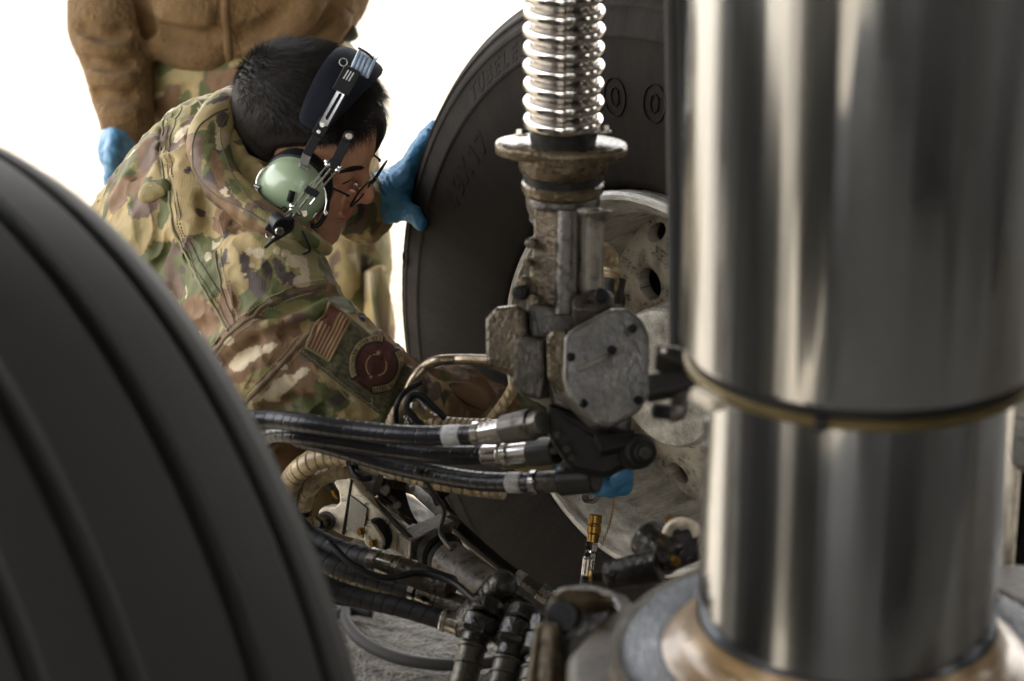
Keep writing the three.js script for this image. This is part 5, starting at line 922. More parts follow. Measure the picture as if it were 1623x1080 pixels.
{ // seams, stitching, tab, panel and patches
  const on = (list, f = jacketF) => list.map(p => onto(f, p[0], p[1])).filter(Boolean);
  const dark = mat(0.040, 0.033, 0.02, 0.8), pipe = mat(0.17, 0.15, 0.075, 0.75, 0, { bumpMap: rep(T_weave, 12), bumpScale: 0.0003 }), light = mat(0.36, 0.30, 0.18, 0.8), brown = mat(0.125, 0.085, 0.046, 0.75);
  const shift = (l, dx, dy) => l.map(p => [p[0] + dx, p[1] + dy]);
  wpart('piping', strip(jacketF, on(backSeam), 0.0042, 0.0014, 0.0016, 90), pipe, jacket); wpart('stitching', stitches(jacketF, on(shift(backSeam, 8, 0)), 0.0042, 0.0026, 0.0006), dark, jacket);
  const inner = [[288, 168], [278, 190], [270, 215], [268, 240], [272, 275], [285, 335], [303, 388], [333, 440], [366, 496]];
  wpart('stitching', stitches(jacketF, on(inner), 0.0042, 0.0026, 0.0008), dark, jacket);
  wpart('piping', strip(jacketF, on(shoulderSeam), 0.0060, 0.0012, 0.0016, 80), brown, jacket); wpart('stitching', stitches(jacketF, on(shift(shoulderSeam, -3, -9)), 0.0042, 0.0026, 0.0006), light, jacket); wpart('stitching', stitches(jacketF, on(shift(shoulderSeam, 3, 8)), 0.0042, 0.0026, 0.0006), light, jacket);
  const sl = [[376, 655], [392, 634], [424, 600], [456, 566], [478, 540], [498, 514]]; wpart('piping', strip(jacketF, on(sl), 0.0070, 0.0010, 0.0016, 60), brown, jacket); wpart('stitching', stitches(jacketF, on(shift(sl, 8, 4)), 0.0042, 0.0026, 0.0006), light, jacket); wpart('stitching', stitches(jacketF, on(shift(sl, -8, -4)), 0.0042, 0.0026, 0.0006), light, jacket);
  const pl = [[338, 345], [342, 400], [348, 440], [358, 480], [372, 512]]; wpart('piping', strip(jacketF, on(pl), 0.0032, 0.0009, 0.0012, 60), brown, jacket); wpart('stitching', stitches(jacketF, on(shift(pl, 8, 0)), 0.0042, 0.0026, 0.0006), light, jacket);
  for (const dx of [0, 11]) { const yk = on([[298 + dx, 157], [314 + dx, 172], [328 + dx, 189]]); if (yk.length > 1) wpart('piping', strip(jacketF, yk, 0.0036, 0.0012, 0.0014, 30), dx ? pipe : light, jacket); }
  // patch of cloth cut to the surface: corners (pixels) a, b, c, d -> curved sheet with thickness
  const sheet = (q, lift, nu = 24, nv = 24, disc = false, f = jacketF) => {
    const G = (u, v) => [0, 1].map(k => (1 - u) * (1 - v) * q[0][k] + u * (1 - v) * q[1][k] + u * v * q[2][k] + (1 - u) * v * q[3][k]); const P = [], U = [], I = [];
    const add = (u, v, l) => { const [x, y] = G(u, v); let p = onto(f, x, y) ?? V(x, y, 3.3); const n = normalOf(f, p, 0.012); p.addScaledVector(n, l); P.push(p.x, p.y, p.z); U.push(u, 1 - v); };
    if (disc) { const R = 14, S = 48; for (let i = 0; i <= R; i++) for (let j = 0; j <= S; j++) { const r = i / R * 0.5, a = j / S * 2 * Math.PI, o = disc(a); add(0.5 + r * o * Math.cos(a), 0.5 + r * o * Math.sin(a), i === R ? 0 : lift); } for (let i = 0; i < R; i++) for (let j = 0; j < S; j++) { const a = i * (S + 1) + j, b = a + S + 1; I.push(a, a + 1, b, b, a + 1, b + 1); } }
    else { for (let i = 0; i <= nv; i++) for (let j = 0; j <= nu; j++) add(clamp((j - 1) / (nu - 2)), clamp((i - 1) / (nv - 2)), i === 0 || j === 0 || i === nv || j === nu ? -0.0005 : lift); for (let i = 0; i < nv; i++) for (let j = 0; j < nu; j++) { const a = i * (nu + 1) + j, b = a + nu + 1; I.push(a, b, a + 1, b, b + 1, a + 1); } }
    const g = new THREE.BufferGeometry(); g.setAttribute('position', new THREE.Float32BufferAttribute(P, 3)); g.setAttribute('uv', new THREE.Float32BufferAttribute(U, 2)); g.setIndex(I); g.computeVertexNormals(); return g;
  };
  const panelQ = [[522, 478], [658, 592], [606, 660], [474, 561]];
  const pile = mat(0.20, 0.18, 0.095, 0.95, 0, { bumpMap: rep(T_fine, 3), bumpScale: 0.0018, map: rep(T_speck, 2) });
  wpart('sleeve_panel', sheet(panelQ, 0.0016, 30, 22), pile, jacket);
  { // short pile fibres
    const g0 = new THREE.ConeGeometry(0.00022, 0.0026, 3), L = []; for (let i = 0; i < 5200; i++) { const u = rnd(), v = rnd(), x = [0, 1].map(k => (1 - u) * (1 - v) * panelQ[0][k] + u * (1 - v) * panelQ[1][k] + u * v * panelQ[2][k] + (1 - u) * v * panelQ[3][k]), p = onto(jacketF, x[0], x[1]); if (!p) continue; const n = normalOf(jacketF, p, 0.01); L.push(g0.clone().applyMatrix4(alongY(n.clone().add(V3(rr(-0.8, 0.8), rr(-0.8, 0.8), rr(-0.8, 0.8))), p.addScaledVector(n, 0.0024)))); }
    wpart('pile', merge(L), mat(0.20, 0.18, 0.105, 0.95), jacket).userData.kind = 'stuff';
  }
  wpart('stitching', stitches(jacketF, on([[478, 557], [520, 590], [560, 622], [602, 652]]), 0.0045, 0.0028, 0.0006, 0.0026), light, jacket);
  { // flag patch: stripes and canton, muted
    const cv = document.createElement('canvas'); cv.width = 512; cv.height = 300; const x = cv.getContext('2d'); x.fillStyle = '#8f7c4c'; x.fillRect(0, 0, 512, 300);
    const m = 16, w = 512 - 2 * m, h = 300 - 2 * m; for (let i = 0; i < 13; i++) { x.fillStyle = i % 2 ? '#a8946a' : '#7a2f1c'; x.fillRect(m, m + i * h / 13, w, h / 13 + 0.5); }
    x.fillStyle = '#6d3426'; x.fillRect(512 - m - w * 0.4, m, w * 0.4, h * 7 / 13); x.fillStyle = '#a08a62'; for (let r = 0; r < 9; r++) for (let c = 0; c < (r % 2 ? 5 : 6); c++) { x.beginPath(); const cx = 512 - m - w * 0.4 + (c + (r % 2 ? 1 : 0.5)) * w * 0.4 / 6, cy = m + (r + 0.7) * h * 7 / 13 / 9.4; for (let k = 0; k < 10; k++) { const a = k * Math.PI / 5 - 1.57, q = k % 2 ? 2.6 : 6; x.lineTo(cx + Math.cos(a) * q, cy + Math.sin(a) * q); } x.fill(); }
    x.globalAlpha = 0.25; for (let i = 0; i < 512; i += 3) { x.fillStyle = i % 2 ? '#000' : '#bba'; x.fillRect(i, 0, 1, 300); }
    const t = new THREE.CanvasTexture(cv); t.colorSpace = THREE.SRGBColorSpace; t.anisotropy = 8;
    wpart('flag_patch', sheet([[484, 551], [520, 481], [553, 509], [522, 575]], 0.0046), new THREE.MeshStandardMaterial({ map: t, roughness: 0.85, bumpMap: rep(T_weave, 6), bumpScale: 0.0004 }), jacket, 'muted red and tan stripe flag patch on the sleeve');
    wpart('patch_edge', merge([[[484, 551], [520, 481]], [[520, 481], [553, 509]], [[553, 509], [522, 575]], [[522, 575], [484, 551]]].map(([a, b]) => sweep(curve([0, 0.25, 0.5, 0.75, 1].map(k => { const p = onto(jacketF, mix(a[0], b[0], k), mix(a[1], b[1], k)), n = normalOf(jacketF, p, 0.012); return p.addScaledVector(n, 0.0040); })), 0.0015, { seg: 8 }))), mat(0.20, 0.165, 0.075, 0.8), jacket);
  }
  { // round unit patch with scrolls of lettering
    const S = 768, cv = document.createElement('canvas'); cv.width = cv.height = S; const x = cv.getContext('2d'); const c = S / 2; x.translate(c, c);
    x.fillStyle = '#0d0c0a'; x.beginPath(); x.arc(0, 0, c, 0, 7); x.fill(); x.fillStyle = '#4a1a0e'; x.beginPath(); x.arc(0, 0, c * 0.86, 0, 7); x.fill();
    const scroll = (a0, a1) => { x.fillStyle = '#0d0c0a'; x.beginPath(); x.arc(0, 0, c, a0 - 0.07, a1 + 0.07); x.arc(0, 0, c * 0.66, a1 + 0.07, a0 - 0.07, true); x.fill(); x.fillStyle = '#8d7b4e'; x.beginPath(); x.arc(0, 0, c * 0.93, a0, a1); x.arc(0, 0, c * 0.74, a1, a0, true); x.fill(); };
    const D = Math.PI / 180; scroll(152 * D, 283 * D); scroll(-28 * D, 98 * D);
    x.fillStyle = '#15120c'; x.font = 'bold 74px sans-serif';
    const around = (s, a0, a1, r, out) => [...s].forEach((ch, i) => { const a = a0 + (a1 - a0) * (i + 0.5) / s.length; x.save(); x.rotate(a + (out ? Math.PI / 2 : -Math.PI / 2)); x.textAlign = 'center'; x.textBaseline = 'middle'; x.translate(0, out ? -r : r); x.scale(0.72, 1); x.fillText(ch, 0, 4); x.restore(); });
    around('SOUTHERN STAR MXS', 155 * D, 281 * D, c * 0.835, true); around('433RD MAINTENANCE SQ', 97 * D, -26 * D, c * 0.835, false);
    x.strokeStyle = '#a5946a'; x.lineWidth = 13; x.beginPath(); x.arc(-6, 20, c * 0.36, 100 * D + 0.5, 280 * D); x.stroke(); x.beginPath(); x.arc(-6, 20, c * 0.36, -35 * D, 78 * D); x.stroke();
    const star = (X, Y, r) => { x.fillStyle = '#b3a47c'; x.beginPath(); for (let k = 0; k < 10; k++) { const a = k * Math.PI / 5 - 1.4, q = k % 2 ? r * 0.32 : r; x.lineTo(X + Math.cos(a) * q, Y + Math.sin(a) * q); } x.fill(); }; star(18, -c * 0.36, 46); star(-68, c * 0.42, 36);
    x.strokeStyle = '#2c0f09'; x.lineWidth = 16; x.beginPath(); x.moveTo(-150, -150); x.quadraticCurveTo(40, -40, 230, -20); x.stroke(); x.beginPath(); x.moveTo(-190, 20); x.quadraticCurveTo(-120, 120, -170, 190); x.stroke();
    x.globalAlpha = 0.22; for (let i = -c; i < c; i += 4) { x.fillStyle = i % 8 ? '#000' : '#cb9'; x.fillRect(i, -c, 1.4, S); }
    const t = new THREE.CanvasTexture(cv); t.colorSpace = THREE.SRGBColorSpace; t.anisotropy = 8;
    const D2 = a => 1 + 0; const inScroll = a => { let d = a / D; d = (d + 360) % 360; return (d > 148 && d < 287) || d > 328 || d < 102 ? 1 : 0.88; };
    const cxy = [594, 579]; wpart('unit_patch', sheet([[cxy[0] - 45, cxy[1] - 47], [cxy[0] + 45, cxy[1] - 47], [cxy[0] + 45, cxy[1] + 47], [cxy[0] - 45, cxy[1] + 47]], 0.0050, 0, 0, inScroll), new THREE.MeshStandardMaterial({ map: t, roughness: 0.8, bumpMap: rep(T_weave, 6), bumpScale: 0.0004, side: THREE.DoubleSide }), jacket, 'round dark red unit patch with tan lettered scrolls');
  }
  // tab on the back and cuff strap
  const tabF = union(chain([onto(jacketF, 256, 297), onto(jacketF, 240, 303), onto(jacketF, 231, 309)], [0.0125, 0.0125, 0.011]), 0.01), tf = sq(tabF, onto(jacketF, 240, 303), normalOf(jacketF, onto(jacketF, 240, 303)), 0.62); var [lo, hi] = box([onto(jacketF, 256, 297), onto(jacketF, 231, 309)], 0.02);
  wpart('tab', netMesh((x, y, z) => tf(x, y, z) - 0.001 * noise3(x * 90, y * 90, z * 90), lo, hi, 0.0022, { color: camo({ off: 21, scale: 2 }) }), CLOTH, jacket);
  const thread = sweep(curve([[533, 607], [545, 626], [560, 637], [580, 640], [590, 638], [589, 630], [590, 650]].map(p => onto(jacketF, p[0], p[1]).addScaledVector(CZ, 0.004))), 0.0004, { seg: 5 }); wpart('loose_thread', thread, light, jacket);
}
{ // cuff strap of the right sleeve
  const q = [[701, 618], [716, 604], [744, 604], [770, 618], [781, 632], [772, 652], [742, 640], [716, 624]];
  const o = V(740, 626, 3.205), n = CZ.clone().addScaledVector(CY, 0.25).addScaledVector(CX, 0.1);
  const g = slab(roundPx(q, 5, 5), o, n, 0.012, 0.004); const p = g.attributes.position, cm = camo({ off: 33, bias: () => [0.05, 0.02, 0] }), c = new Float32Array(p.count * 3); for (let i = 0; i < p.count; i++) { const k = cm(p.getX(i), p.getY(i), p.getZ(i)); c.set(k, i * 3); } g.setAttribute('color', new THREE.BufferAttribute(c, 3));
  wpart('cuff_strap', g, CLOTH, jacket);
}

{ // trousers: thighs below the jacket, the worker kneels and sits on his heels
  const f = union([...chain([V(130, 760, 3.52), V(330, 790, 3.42), V(470, 800, 3.46)], [0.14, 0.11, 0.085]), ...chain([V(150, 720, 3.75), V(420, 740, 3.85)], [0.12, 0.085]), ...chain([V(470, 800, 3.46), V(300, 900, 3.60), V(150, 930, 3.7)], [0.085, 0.075, 0.06])], 0.04);
  const g0 = (x, y, z) => f(x, y, z) - 0.006 * fbm(x * 14, y * 14, z * 14, 3); var [lo, hi] = box([V(20, 700, 3.5), V(560, 860, 3.4), V(420, 660, 3.9), V(150, 990, 3.7), V(200, 650, 3.8)], 0.08);
  wpart('trousers', netMesh(g0, lo, hi, 0.009, { color: camo({ off: 41 }), split: 1 }), CLOTH, worker);
  for (const [a, b] of [[V(150, 930, 3.7), V(60, 985, 3.72)], [V(180, 830, 4.0), V(90, 900, 4.02)]]) wpart('boot', netMesh(union([cone(a, b, 0.055, 0.05), cone(a.clone().add(V3(0, -0.05, 0)), b.clone().add(V3(0, -0.06, 0)), 0.04, 0.045)], 0.03), ...box([a, b], 0.13), 0.008), mat(0.20, 0.14, 0.08, 0.8), worker);
}
const NITRILE = pmat(0.045, 0.185, 0.345, 0.40, 0, { clearcoat: 0.0, bumpMap: rep(T_fine, 14), bumpScale: 0.0003 });
{ // left glove, spread on the tread
  const P = (x, y, z) => V(x, y, z), W = P(572, 333, 3.915);
  const palm = union([cone(P(578, 331, 3.912), P(628, 306, 3.915), 0.030, 0.029), cone(P(600, 320, 3.90), P(638, 285, 3.90), 0.026, 0.018), cone(P(604, 312, 3.93), P(646, 272, 3.935), 0.026, 0.017), cone(P(600, 326, 3.90), P(622, 334, 3.885), 0.022, 0.019), cone(P(604, 300, 3.95), P(640, 270, 3.97), 0.022, 0.016)], 0.022);
  const fing = (pts, rs) => union(chain(pts.map(p => P(...p)), rs), 0.006);
  const F1 = fing([[636, 285, 3.895], [655, 250, 3.888], [668, 228, 3.872], [679, 212, 3.862]], [0.0150, 0.0128, 0.0115, 0.0100]);
  const F2 = fing([[642, 272, 3.918], [660, 240, 3.912], [676, 216, 3.898], [688, 200, 3.885]], [0.0150, 0.0130, 0.0118, 0.0102]);
  const F3 = fing([[644, 268, 3.945], [664, 240, 3.940], [680, 220, 3.930], [690, 208, 3.92]], [0.0145, 0.0125, 0.0112, 0.0098]);
  const F4 = fing([[644, 272, 3.968], [662, 252, 3.968], [674, 238, 3.96], [683, 228, 3.955]], [0.0135, 0.0115, 0.0105, 0.0092]);
  const T = fing([[616, 322, 3.892], [640, 331, 3.878], [656, 340, 3.868], [667, 354, 3.860]], [0.0195, 0.0150, 0.0135, 0.0118]);
  const cuff = cone(P(566, 337, 3.915), P(584, 328, 3.913), 0.036, 0.031);
  const fs = [F1, F2, F3, F4, T];
  const g0 = (x, y, z) => { let d = smin(palm(x, y, z), cuff(x, y, z), 0.012); let q = 1e9; for (const f of fs) q = Math.min(q, f(x, y, z)); return smin(d, q, 0.014); };
  // creases: thin ridges across the back of the hand, the cuff and the knuckles
  const ax = P(640, 285, 3.9).sub(P(580, 331, 3.912)).normalize(), O = P(580, 331, 3.912);
  const g1 = (x, y, z) => { const d = g0(x, y, z); if (Math.abs(d) > 0.012) return d; const t = (x - O.x) * ax.x + (y - O.y) * ax.y + (z - O.z) * ax.z, n = noise3(x * 40, y * 40, z * 40), s = smooth(-0.02, 0.005, t) * smooth(0.075, 0.05, t), up = smooth(-0.01, 0.02, (x - O.x) * CY.x + (y - O.y) * CY.y + (z - O.z) * CY.z - t * 0.35); return - 0.0 + d - 0.0034 * Math.pow(Math.abs(Math.sin(t * 270 + n * 3.2 + up * 1.5)), 0.7) * (0.25 + up) * s - 0.0012 * noise3(x * 120, y * 120, z * 120) - 0.0008 * noise3(x * 60, y * 60, z * 60); };
  const gc = (x, y, z) => { const n = fbm(x * 38, y * 38, z * 38, 3), s = smooth(0.16, 0.36, n) * 0.55; const b = 1 + 0.12 * fbm(x * 80, y * 80, z * 80, 2); return [mix(1, 0.5, s) * b, mix(1, 0.36, s) * b, mix(1, 0.28, s) * b]; };
  var [lo, hi] = box([P(560, 345, 3.92), P(700, 190, 3.86), P(650, 260, 4.0), P(672, 372, 3.86)], 0.03);
  const m = NITRILE.clone(); m.vertexColors = true; m.transmission = 0;
  wpart('glove', netMesh(g1, lo, hi, 0.0028, { split: 1, e: 0.0008, color: gc }), m, worker, 'blue rubber glove pressed flat on the tyre tread');
}
{ // right glove at the hub, round the spanner
  const P = (x, y, z) => V(x, y, z);
  const f = union([cone(P(880, 708, 3.46), P(930, 736, 3.44), 0.036, 0.032), cone(P(925, 735, 3.44), P(968, 752, 3.42), 0.036, 0.030)], 0.02);
  const fs = [0, 1, 2, 3].map(i => union(chain([P(958 + i * 4, 736 + i * 8, 3.42 + i * 0.004), P(984 + i * 2, 738 + i * 9, 3.395 + i * 0.004), P(992 - i * 1, 752 + i * 7, 3.375 + i * 0.004), P(976 - i * 3, 764 + i * 5, 3.37 + i * 0.004)], [0.0125, 0.0115, 0.0105, 0.0095]), 0.005));
  const th = union(chain([P(940, 756, 3.40), P(950, 772, 3.38), P(962, 776, 3.372)], [0.014, 0.0125, 0.0105]), 0.006);
  const g = (x, y, z) => { let d = f(x, y, z), q = th(x, y, z); for (const k of fs) q = Math.min(q, k(x, y, z)); return smin(d, q, 0.010) - 0.0012 * noise3(x * 110, y * 110, z * 110); };
  var [lo, hi] = box([P(870, 700, 3.46), P(1000, 800, 3.36), P(960, 720, 3.48)], 0.04);
  wpart('glove', netMesh(g, lo, hi, 0.0032, { split: 1 }), NITRILE, worker);
}
{ // headset
  const hs = thing('headset', 'aviation headset with pale green ear cup, padded dark blue headband and boom microphone', 'headset', H(0.01, -0.02, 0.1));
  const GREEN = pmat(0.29, 0.37, 0.235, 0.22, 0, { clearcoat: 0.6, clearcoatRoughness: 0.08, bumpMap: rep(T_fine, 6), bumpScale: 0.00008 });
  const PADB = pmat(0.009, 0.011, 0.016, 0.9, 0, { specularIntensity: 0.3, sheen: 0.2, sheenRoughness: 0.5, sheenColor: lin(0.10, 0.13, 0.2), bumpMap: rep(T_weave, 20), bumpScale: 0.0004 });
  const frameCup = (s) => basis(HX.clone(), HR.clone().multiplyScalar(s), HU.clone().negate().multiplyScalar(s), H(0.002, -0.006, 0.0)); // y outward
  const ctr = V(450, 316, 3.235); const [ca, cb, cc] = toHead(ctr.x, ctr.y, ctr.z);
  for (const s of [1, -1]) {
    const B = basis(HX, HR.clone().multiplyScalar(s), HU.clone().multiplyScalar(-s), H(ca, cb, s > 0 ? cc - 0.030 : -(cc - 0.030)));
    const dome = []; for (let i = 0; i <= 24; i++) { const t = i / 24 * Math.PI / 2; dome.push([0.0462 * Math.pow(Math.sin(t), 0.85) + 0.0001, 0.036 * Math.pow(Math.cos(t), 0.8) + 0.004]); }
    dome.push([0.0467, 0.003], [0.0472, 0.0], [0.0462, -0.004], [0.040, -0.004]);
    const cup = wpart('ear_cup', lathe(dome.reverse(), 72).scale(1, 1, 1.06).applyMatrix4(B), GREEN, hs);
    wpart('ear_seal', lathe([[0.036, -0.004], [0.046, -0.004], [0.0485, -0.007], [0.0465, -0.011], [0.049, -0.016], [0.049, -0.024], [0.043, -0.030], [0.036, -0.030]].reverse(), 64).scale(1, 1, 1.08).applyMatrix4(B), M.black, hs);
    if (s < 0) continue;
    const on = (px, py, lift = 0) => { // on the dome: nearest point found along the line of sight
      const inv = B.clone().invert(); const d = DIR(px, py); for (let z = 3.05; z < 3.4; z += 0.0005) { const p = d.clone().multiplyScalar(z).add(EYE), q = p.clone().applyMatrix4(inv), r = Math.hypot(q.x, q.z / 1.06); if (r < 0.0462 && q.y < 0.036 * Math.pow(Math.cos(Math.asin(Math.min(1, Math.pow(r / 0.0462, 1 / 0.85)))), 0.8) + 0.004 + lift) return p; } return d.multiplyScalar(3.23).add(EYE); };
    const knob = wpart('volume_slot', merge([sweep(curve([on(463, 303, 0.0012), on(461, 311, 0.0012), on(459, 319, 0.0012)]), 0.0045)]), M.black, cup);
    wpart('mark', merge([[[446, 328], [441, 333], [447, 338], [454, 334]], [[449, 331], [456, 328], [459, 335]], [[450, 337], [456, 341], [460, 337]], [[438, 330], [442, 331]]].map(l => sweep(curve(l.map(p => on(p[0] - 4, p[1], 0.0004))), 0.0009, { seg: 6, step: 0.001 }))), M.black, cup);
    // chrome wire yoke with end pins
    const yoke = [[406, 296], [407, 284], [416, 269], [430, 262], [448, 259], [464, 260], [482, 263], [500, 276], [512, 294], [517, 318], [514, 338]].map(p => V(p[0], p[1], 3.238));
    wpart('yoke', merge([sweep(curve(yoke), 0.0013, { seg: 10 })]), M.chrome, hs);
    wpart('yoke_hinge', merge([cyl(V(402, 294, 3.235), V(411, 298, 3.235), 0.003), rbox(0.006, 0.014, 0.006, 0.001).applyMatrix4(basis(CX, CY, CZ, V(406, 303, 3.237)))]), M.steel, hs);
    wpart('yoke_hinge', merge([cyl(V(514, 335, 3.235), V(518, 341, 3.233), 0.0028), cyl(V(497, 345, 3.225), V(502, 338, 3.22), 0.0016)]), M.steel, hs);
    wpart('seal_edge', sweep(C([[498, 262, 3.27], [515, 285, 3.265], [519, 320, 3.26], [513, 345, 3.255], [502, 358, 3.252], [492, 358, 3.25]]), 0.0034, { seg: 12 }), M.black, hs);
    // slider: black arm, chrome slotted plate, screws
    const bar = (name, px, z, m, dpt = 0.004, holes = [], par = hs, n = CZ.clone().addScaledVector(CX, 0.18)) => wpart(name, boxUV(slab(px, V(px[0][0], px[0][1], z), n, dpt, 0.0008, holes)), m, par);
    const ln = (a, b, w) => { const dx = b[0] - a[0], dy = b[1] - a[1], l = Math.hypot(dx, dy), nx = -dy / l * w / 2, ny = dx / l * w / 2; return [[a[0] + nx, a[1] + ny], [b[0] + nx, b[1] + ny], [b[0] - nx, b[1] - ny], [a[0] - nx, a[1] - ny]]; };
    bar('foot', roundPx(ln([481, 262], [487, 243], 15), 2), 3.224, M.chrome, 0.003); bar('foot_clip', ln([475, 264], [490, 270], 5), 3.220, M.chrome, 0.004);
    bar('arm', roundPx(ln([486, 246], [508, 206], 15), 3), 3.218, M.black, 0.006);
    bar('joint', roundPx(ln([503, 214], [518, 188], 20), 4), 3.214, M.black, 0.008);
    const slot = roundPx(ln([517, 189], [540, 149], 3.6), 2); slot.reverse();
    bar('slider', roundPx(ln([512, 198], [546, 136], 15), 2), 3.211, M.chrome, 0.0025, [slot]);
    bar('arm_back', ln([520, 196], [556, 132], 9), 3.222, M.black, 0.006);
    for (const [x, y, r] of [[511, 198, 0.0036], [505, 209, 0.0026]]) wpart('screw', merge([cyl(V(x, y, 3.212), V(x, y, 3.203), r), rbox(r * 1.4, 0.0006, 0.0005, 0.0001).applyMatrix4(basis(CX, CY, CZ, V(x, y, 3.2028)))]), M.steel, hs);
    const blk = bar('adjuster', roundPx(ln([540, 146], [560, 108], 28), 3), 3.212, M.black, 0.010);
    { const pr = []; for (let r = 0; r < 3; r++) for (let c = 0; c < 4; c++) pr.push(rbox(0.0014, 0.0032, 0.0003, 0.0001).applyMatrix4(basis(CX.clone().multiplyScalar(0.88).addScaledVector(CY, -0.46), CY.clone().multiplyScalar(0.88).addScaledVector(CX, 0.46), CZ, V(550 + r * 4.2 + c * 2.1 - 5, 119 + r * 2 - c * 3.4 + 4, 3.2005)))); wpart('print', merge(pr), mat(0.6, 0.6, 0.6, 0.6), blk); }
    const cords = [...Array(5)].map((_, i) => sweep(C([[557 + i * 6, 110 + i * 3.4, 3.226], [563 + i * 6, 96 + i * 3.4, 3.224], [569 + i * 6, 83 + i * 3.2, 3.234], [572 + i * 6, 79 + i * 3.2, 3.25]]), 0.0027, { seg: 10 }));
    wpart('cord_bundle', merge(cords), mat(0.30, 0.38, 0.48, 0.4), hs);
    wpart('strap', sweep(C([[568, 76, 3.235], [580, 83, 3.23], [590, 92, 3.232], [594, 100, 3.236]]), 0.0018, { seg: 8 }), M.black, hs);
    // boom pivot, arm, rods, microphone
    bar('boom_arm', roundPx(ln([552, 216], [532, 258], 16), 4), 3.216, M.black, 0.006);
    wpart('pivot', merge([cyl(V(553, 216, 3.222), V(553, 216, 3.208), 0.0078)]), M.black, hs); wpart('rivet', cyl(V(553, 216, 3.209), V(553, 216, 3.206), 0.0046), M.dullSteel, hs);
    bar('boom_block', roundPx(ln([520, 258], [536, 268], 20), 3), 3.210, M.black, 0.010);
    wpart('rod_end', merge([ball(V(519, 261, 3.202), 0.0040), ball(V(517, 256, 3.202), 0.0032)]), M.chrome, hs); wpart('rod_end', merge([ball(V(535, 270, 3.202), 0.0038), ball(V(538, 266, 3.202), 0.0028)]), M.chrome, hs);
    const rod = (a, b, r, m, n = 'rod') => wpart(n, cyl(V(...a, 3.196), V(...b, 3.192), r, r, 12), m, hs);
    rod([517, 264], [489, 297], 0.0012, M.chrome); rod([531, 273], [502, 308], 0.0012, M.chrome); rod([484, 303], [472, 320], 0.0014, M.chrome); rod([498, 314], [490, 324], 0.0014, M.chrome); rod([524, 268], [463, 345], 0.0016, M.dullSteel, 'boom'); rod([470, 322], [444, 348], 0.0010, M.chrome);
    wpart('boom_clamp', merge([[488, 301], [500, 307], [494, 304]].map(([x, y]) => rbox(0.008, 0.010, 0.007, 0.0015).applyMatrix4(basis(CX.clone().multiplyScalar(0.8).addScaledVector(CY, -0.6), CY.clone().multiplyScalar(0.8).addScaledVector(CX, 0.6), CZ, V(x, y, 3.192))))), M.black, hs);
    wpart('thumb_screw', merge([ball(V(463, 327, 3.190), 0.0042), cyl(V(474, 338, 3.196), V(483, 339, 3.184), 0.0042), cyl(V(480, 339, 3.19), V(484, 336, 3.186), 0.003), ball(V(462, 332, 3.19), 0.003)]), M.chrome, hs);
    const mic = wpart('microphone', merge([cyl(V(436, 348, 3.125), V(447, 360, 3.110), 0.0115, 0.0125), rbox(0.020, 0.009, 0.016, 0.002).applyMatrix4(basis(CX.clone().multiplyScalar(0.8).addScaledVector(CY, -0.6), CY.clone().multiplyScalar(0.8).addScaledVector(CX, 0.6), CZ, V(432, 366, 3.120))), cyl(V(452, 352, 3.120), V(464, 344, 3.120), 0.006)]), M.black, hs);
    wpart('rim', merge([cyl(V(442, 365, 3.111), V(443, 367, 3.106), 0.0055)]), M.chrome, mic);
    wpart('mic_cable', sweep(C([[463, 348, 3.120], [462, 362, 3.125], [446, 374, 3.120], [430, 383, 3.120], [420, 392, 3.125]]), 0.0026, { seg: 10 }), M.black, hs);
    wpart('mic_cable', sweep(C([[478, 366, 3.145], [487, 384, 3.145], [490, 398, 3.155], [476, 404, 3.165]]), 0.0020, { seg: 10 }), M.black, hs);
    wpart('loop', sweep(C([[424, 370, 3.120], [421, 374, 3.115], [430, 379, 3.115], [436, 372, 3.115]]), 0.0009, { seg: 8 }), M.steel, hs);
  }
  // padded headband over the crown
  const N = 48, L = 16, P = [], I = [], U = []; const f = a => { // angle from right ear over the top to the left
    const c = Math.sin(a), d = Math.cos(a); return H(0.016 + 0.012 * c, 0.028 + 0.128 * c, 0.098 * d); };
  const a0 = 0.50, a1 = Math.PI - 0.5; const mid = H(0.01, 0.05, 0);
  for (let i = 0; i <= N; i++) { const a = a0 + (a1 - a0) * i / N, o = f(a), out = o.clone().sub(H(0.02, 0.03, 0)).normalize(), w = 0.014 + 0.022 * Math.pow(Math.sin((a - a0) / (a1 - a0) * Math.PI), 0.55), th = 0.0125; for (let j = 0; j <= L; j++) { const t = j / L * 2 * Math.PI, e = (v, k) => Math.sign(v) * Math.pow(Math.abs(v), k), q = o.clone().addScaledVector(HX, e(Math.cos(t), 0.6) * w).addScaledVector(out, e(Math.sin(t), 0.7) * th); P.push(q.x, q.y, q.z); U.push(j / L * 0.1, i / N * 0.3); } }
  for (let i = 0; i < N; i++) for (let j = 0; j < L; j++) { const a = i * (L + 1) + j, b = a + L + 1; I.push(a, a + 1, b, b, a + 1, b + 1); }
  for (const i of [0, N]) { const c = P.length / 3, o = f(i ? a1 : a0); P.push(o.x, o.y, o.z); U.push(0, 0); for (let j = 0; j < L; j++) { const a = i * (L + 1) + j; i ? I.push(c, a, a + 1) : I.push(c, a + 1, a); } }
  const g = new THREE.BufferGeometry(); g.setAttribute('position', new THREE.Float32BufferAttribute(P, 3)); g.setAttribute('uv', new THREE.Float32BufferAttribute(U, 2)); g.setIndex(I); g.computeVertexNormals();
  const pad = wpart('headband_pad', g, PADB, hs);
  wpart('snap', new THREE.TorusGeometry(0.0052, 0.0006, 8, 24).applyMatrix4(basis(CX, CY, CZ, V(544, 99, 3.205))), M.dullSteel, pad);
}
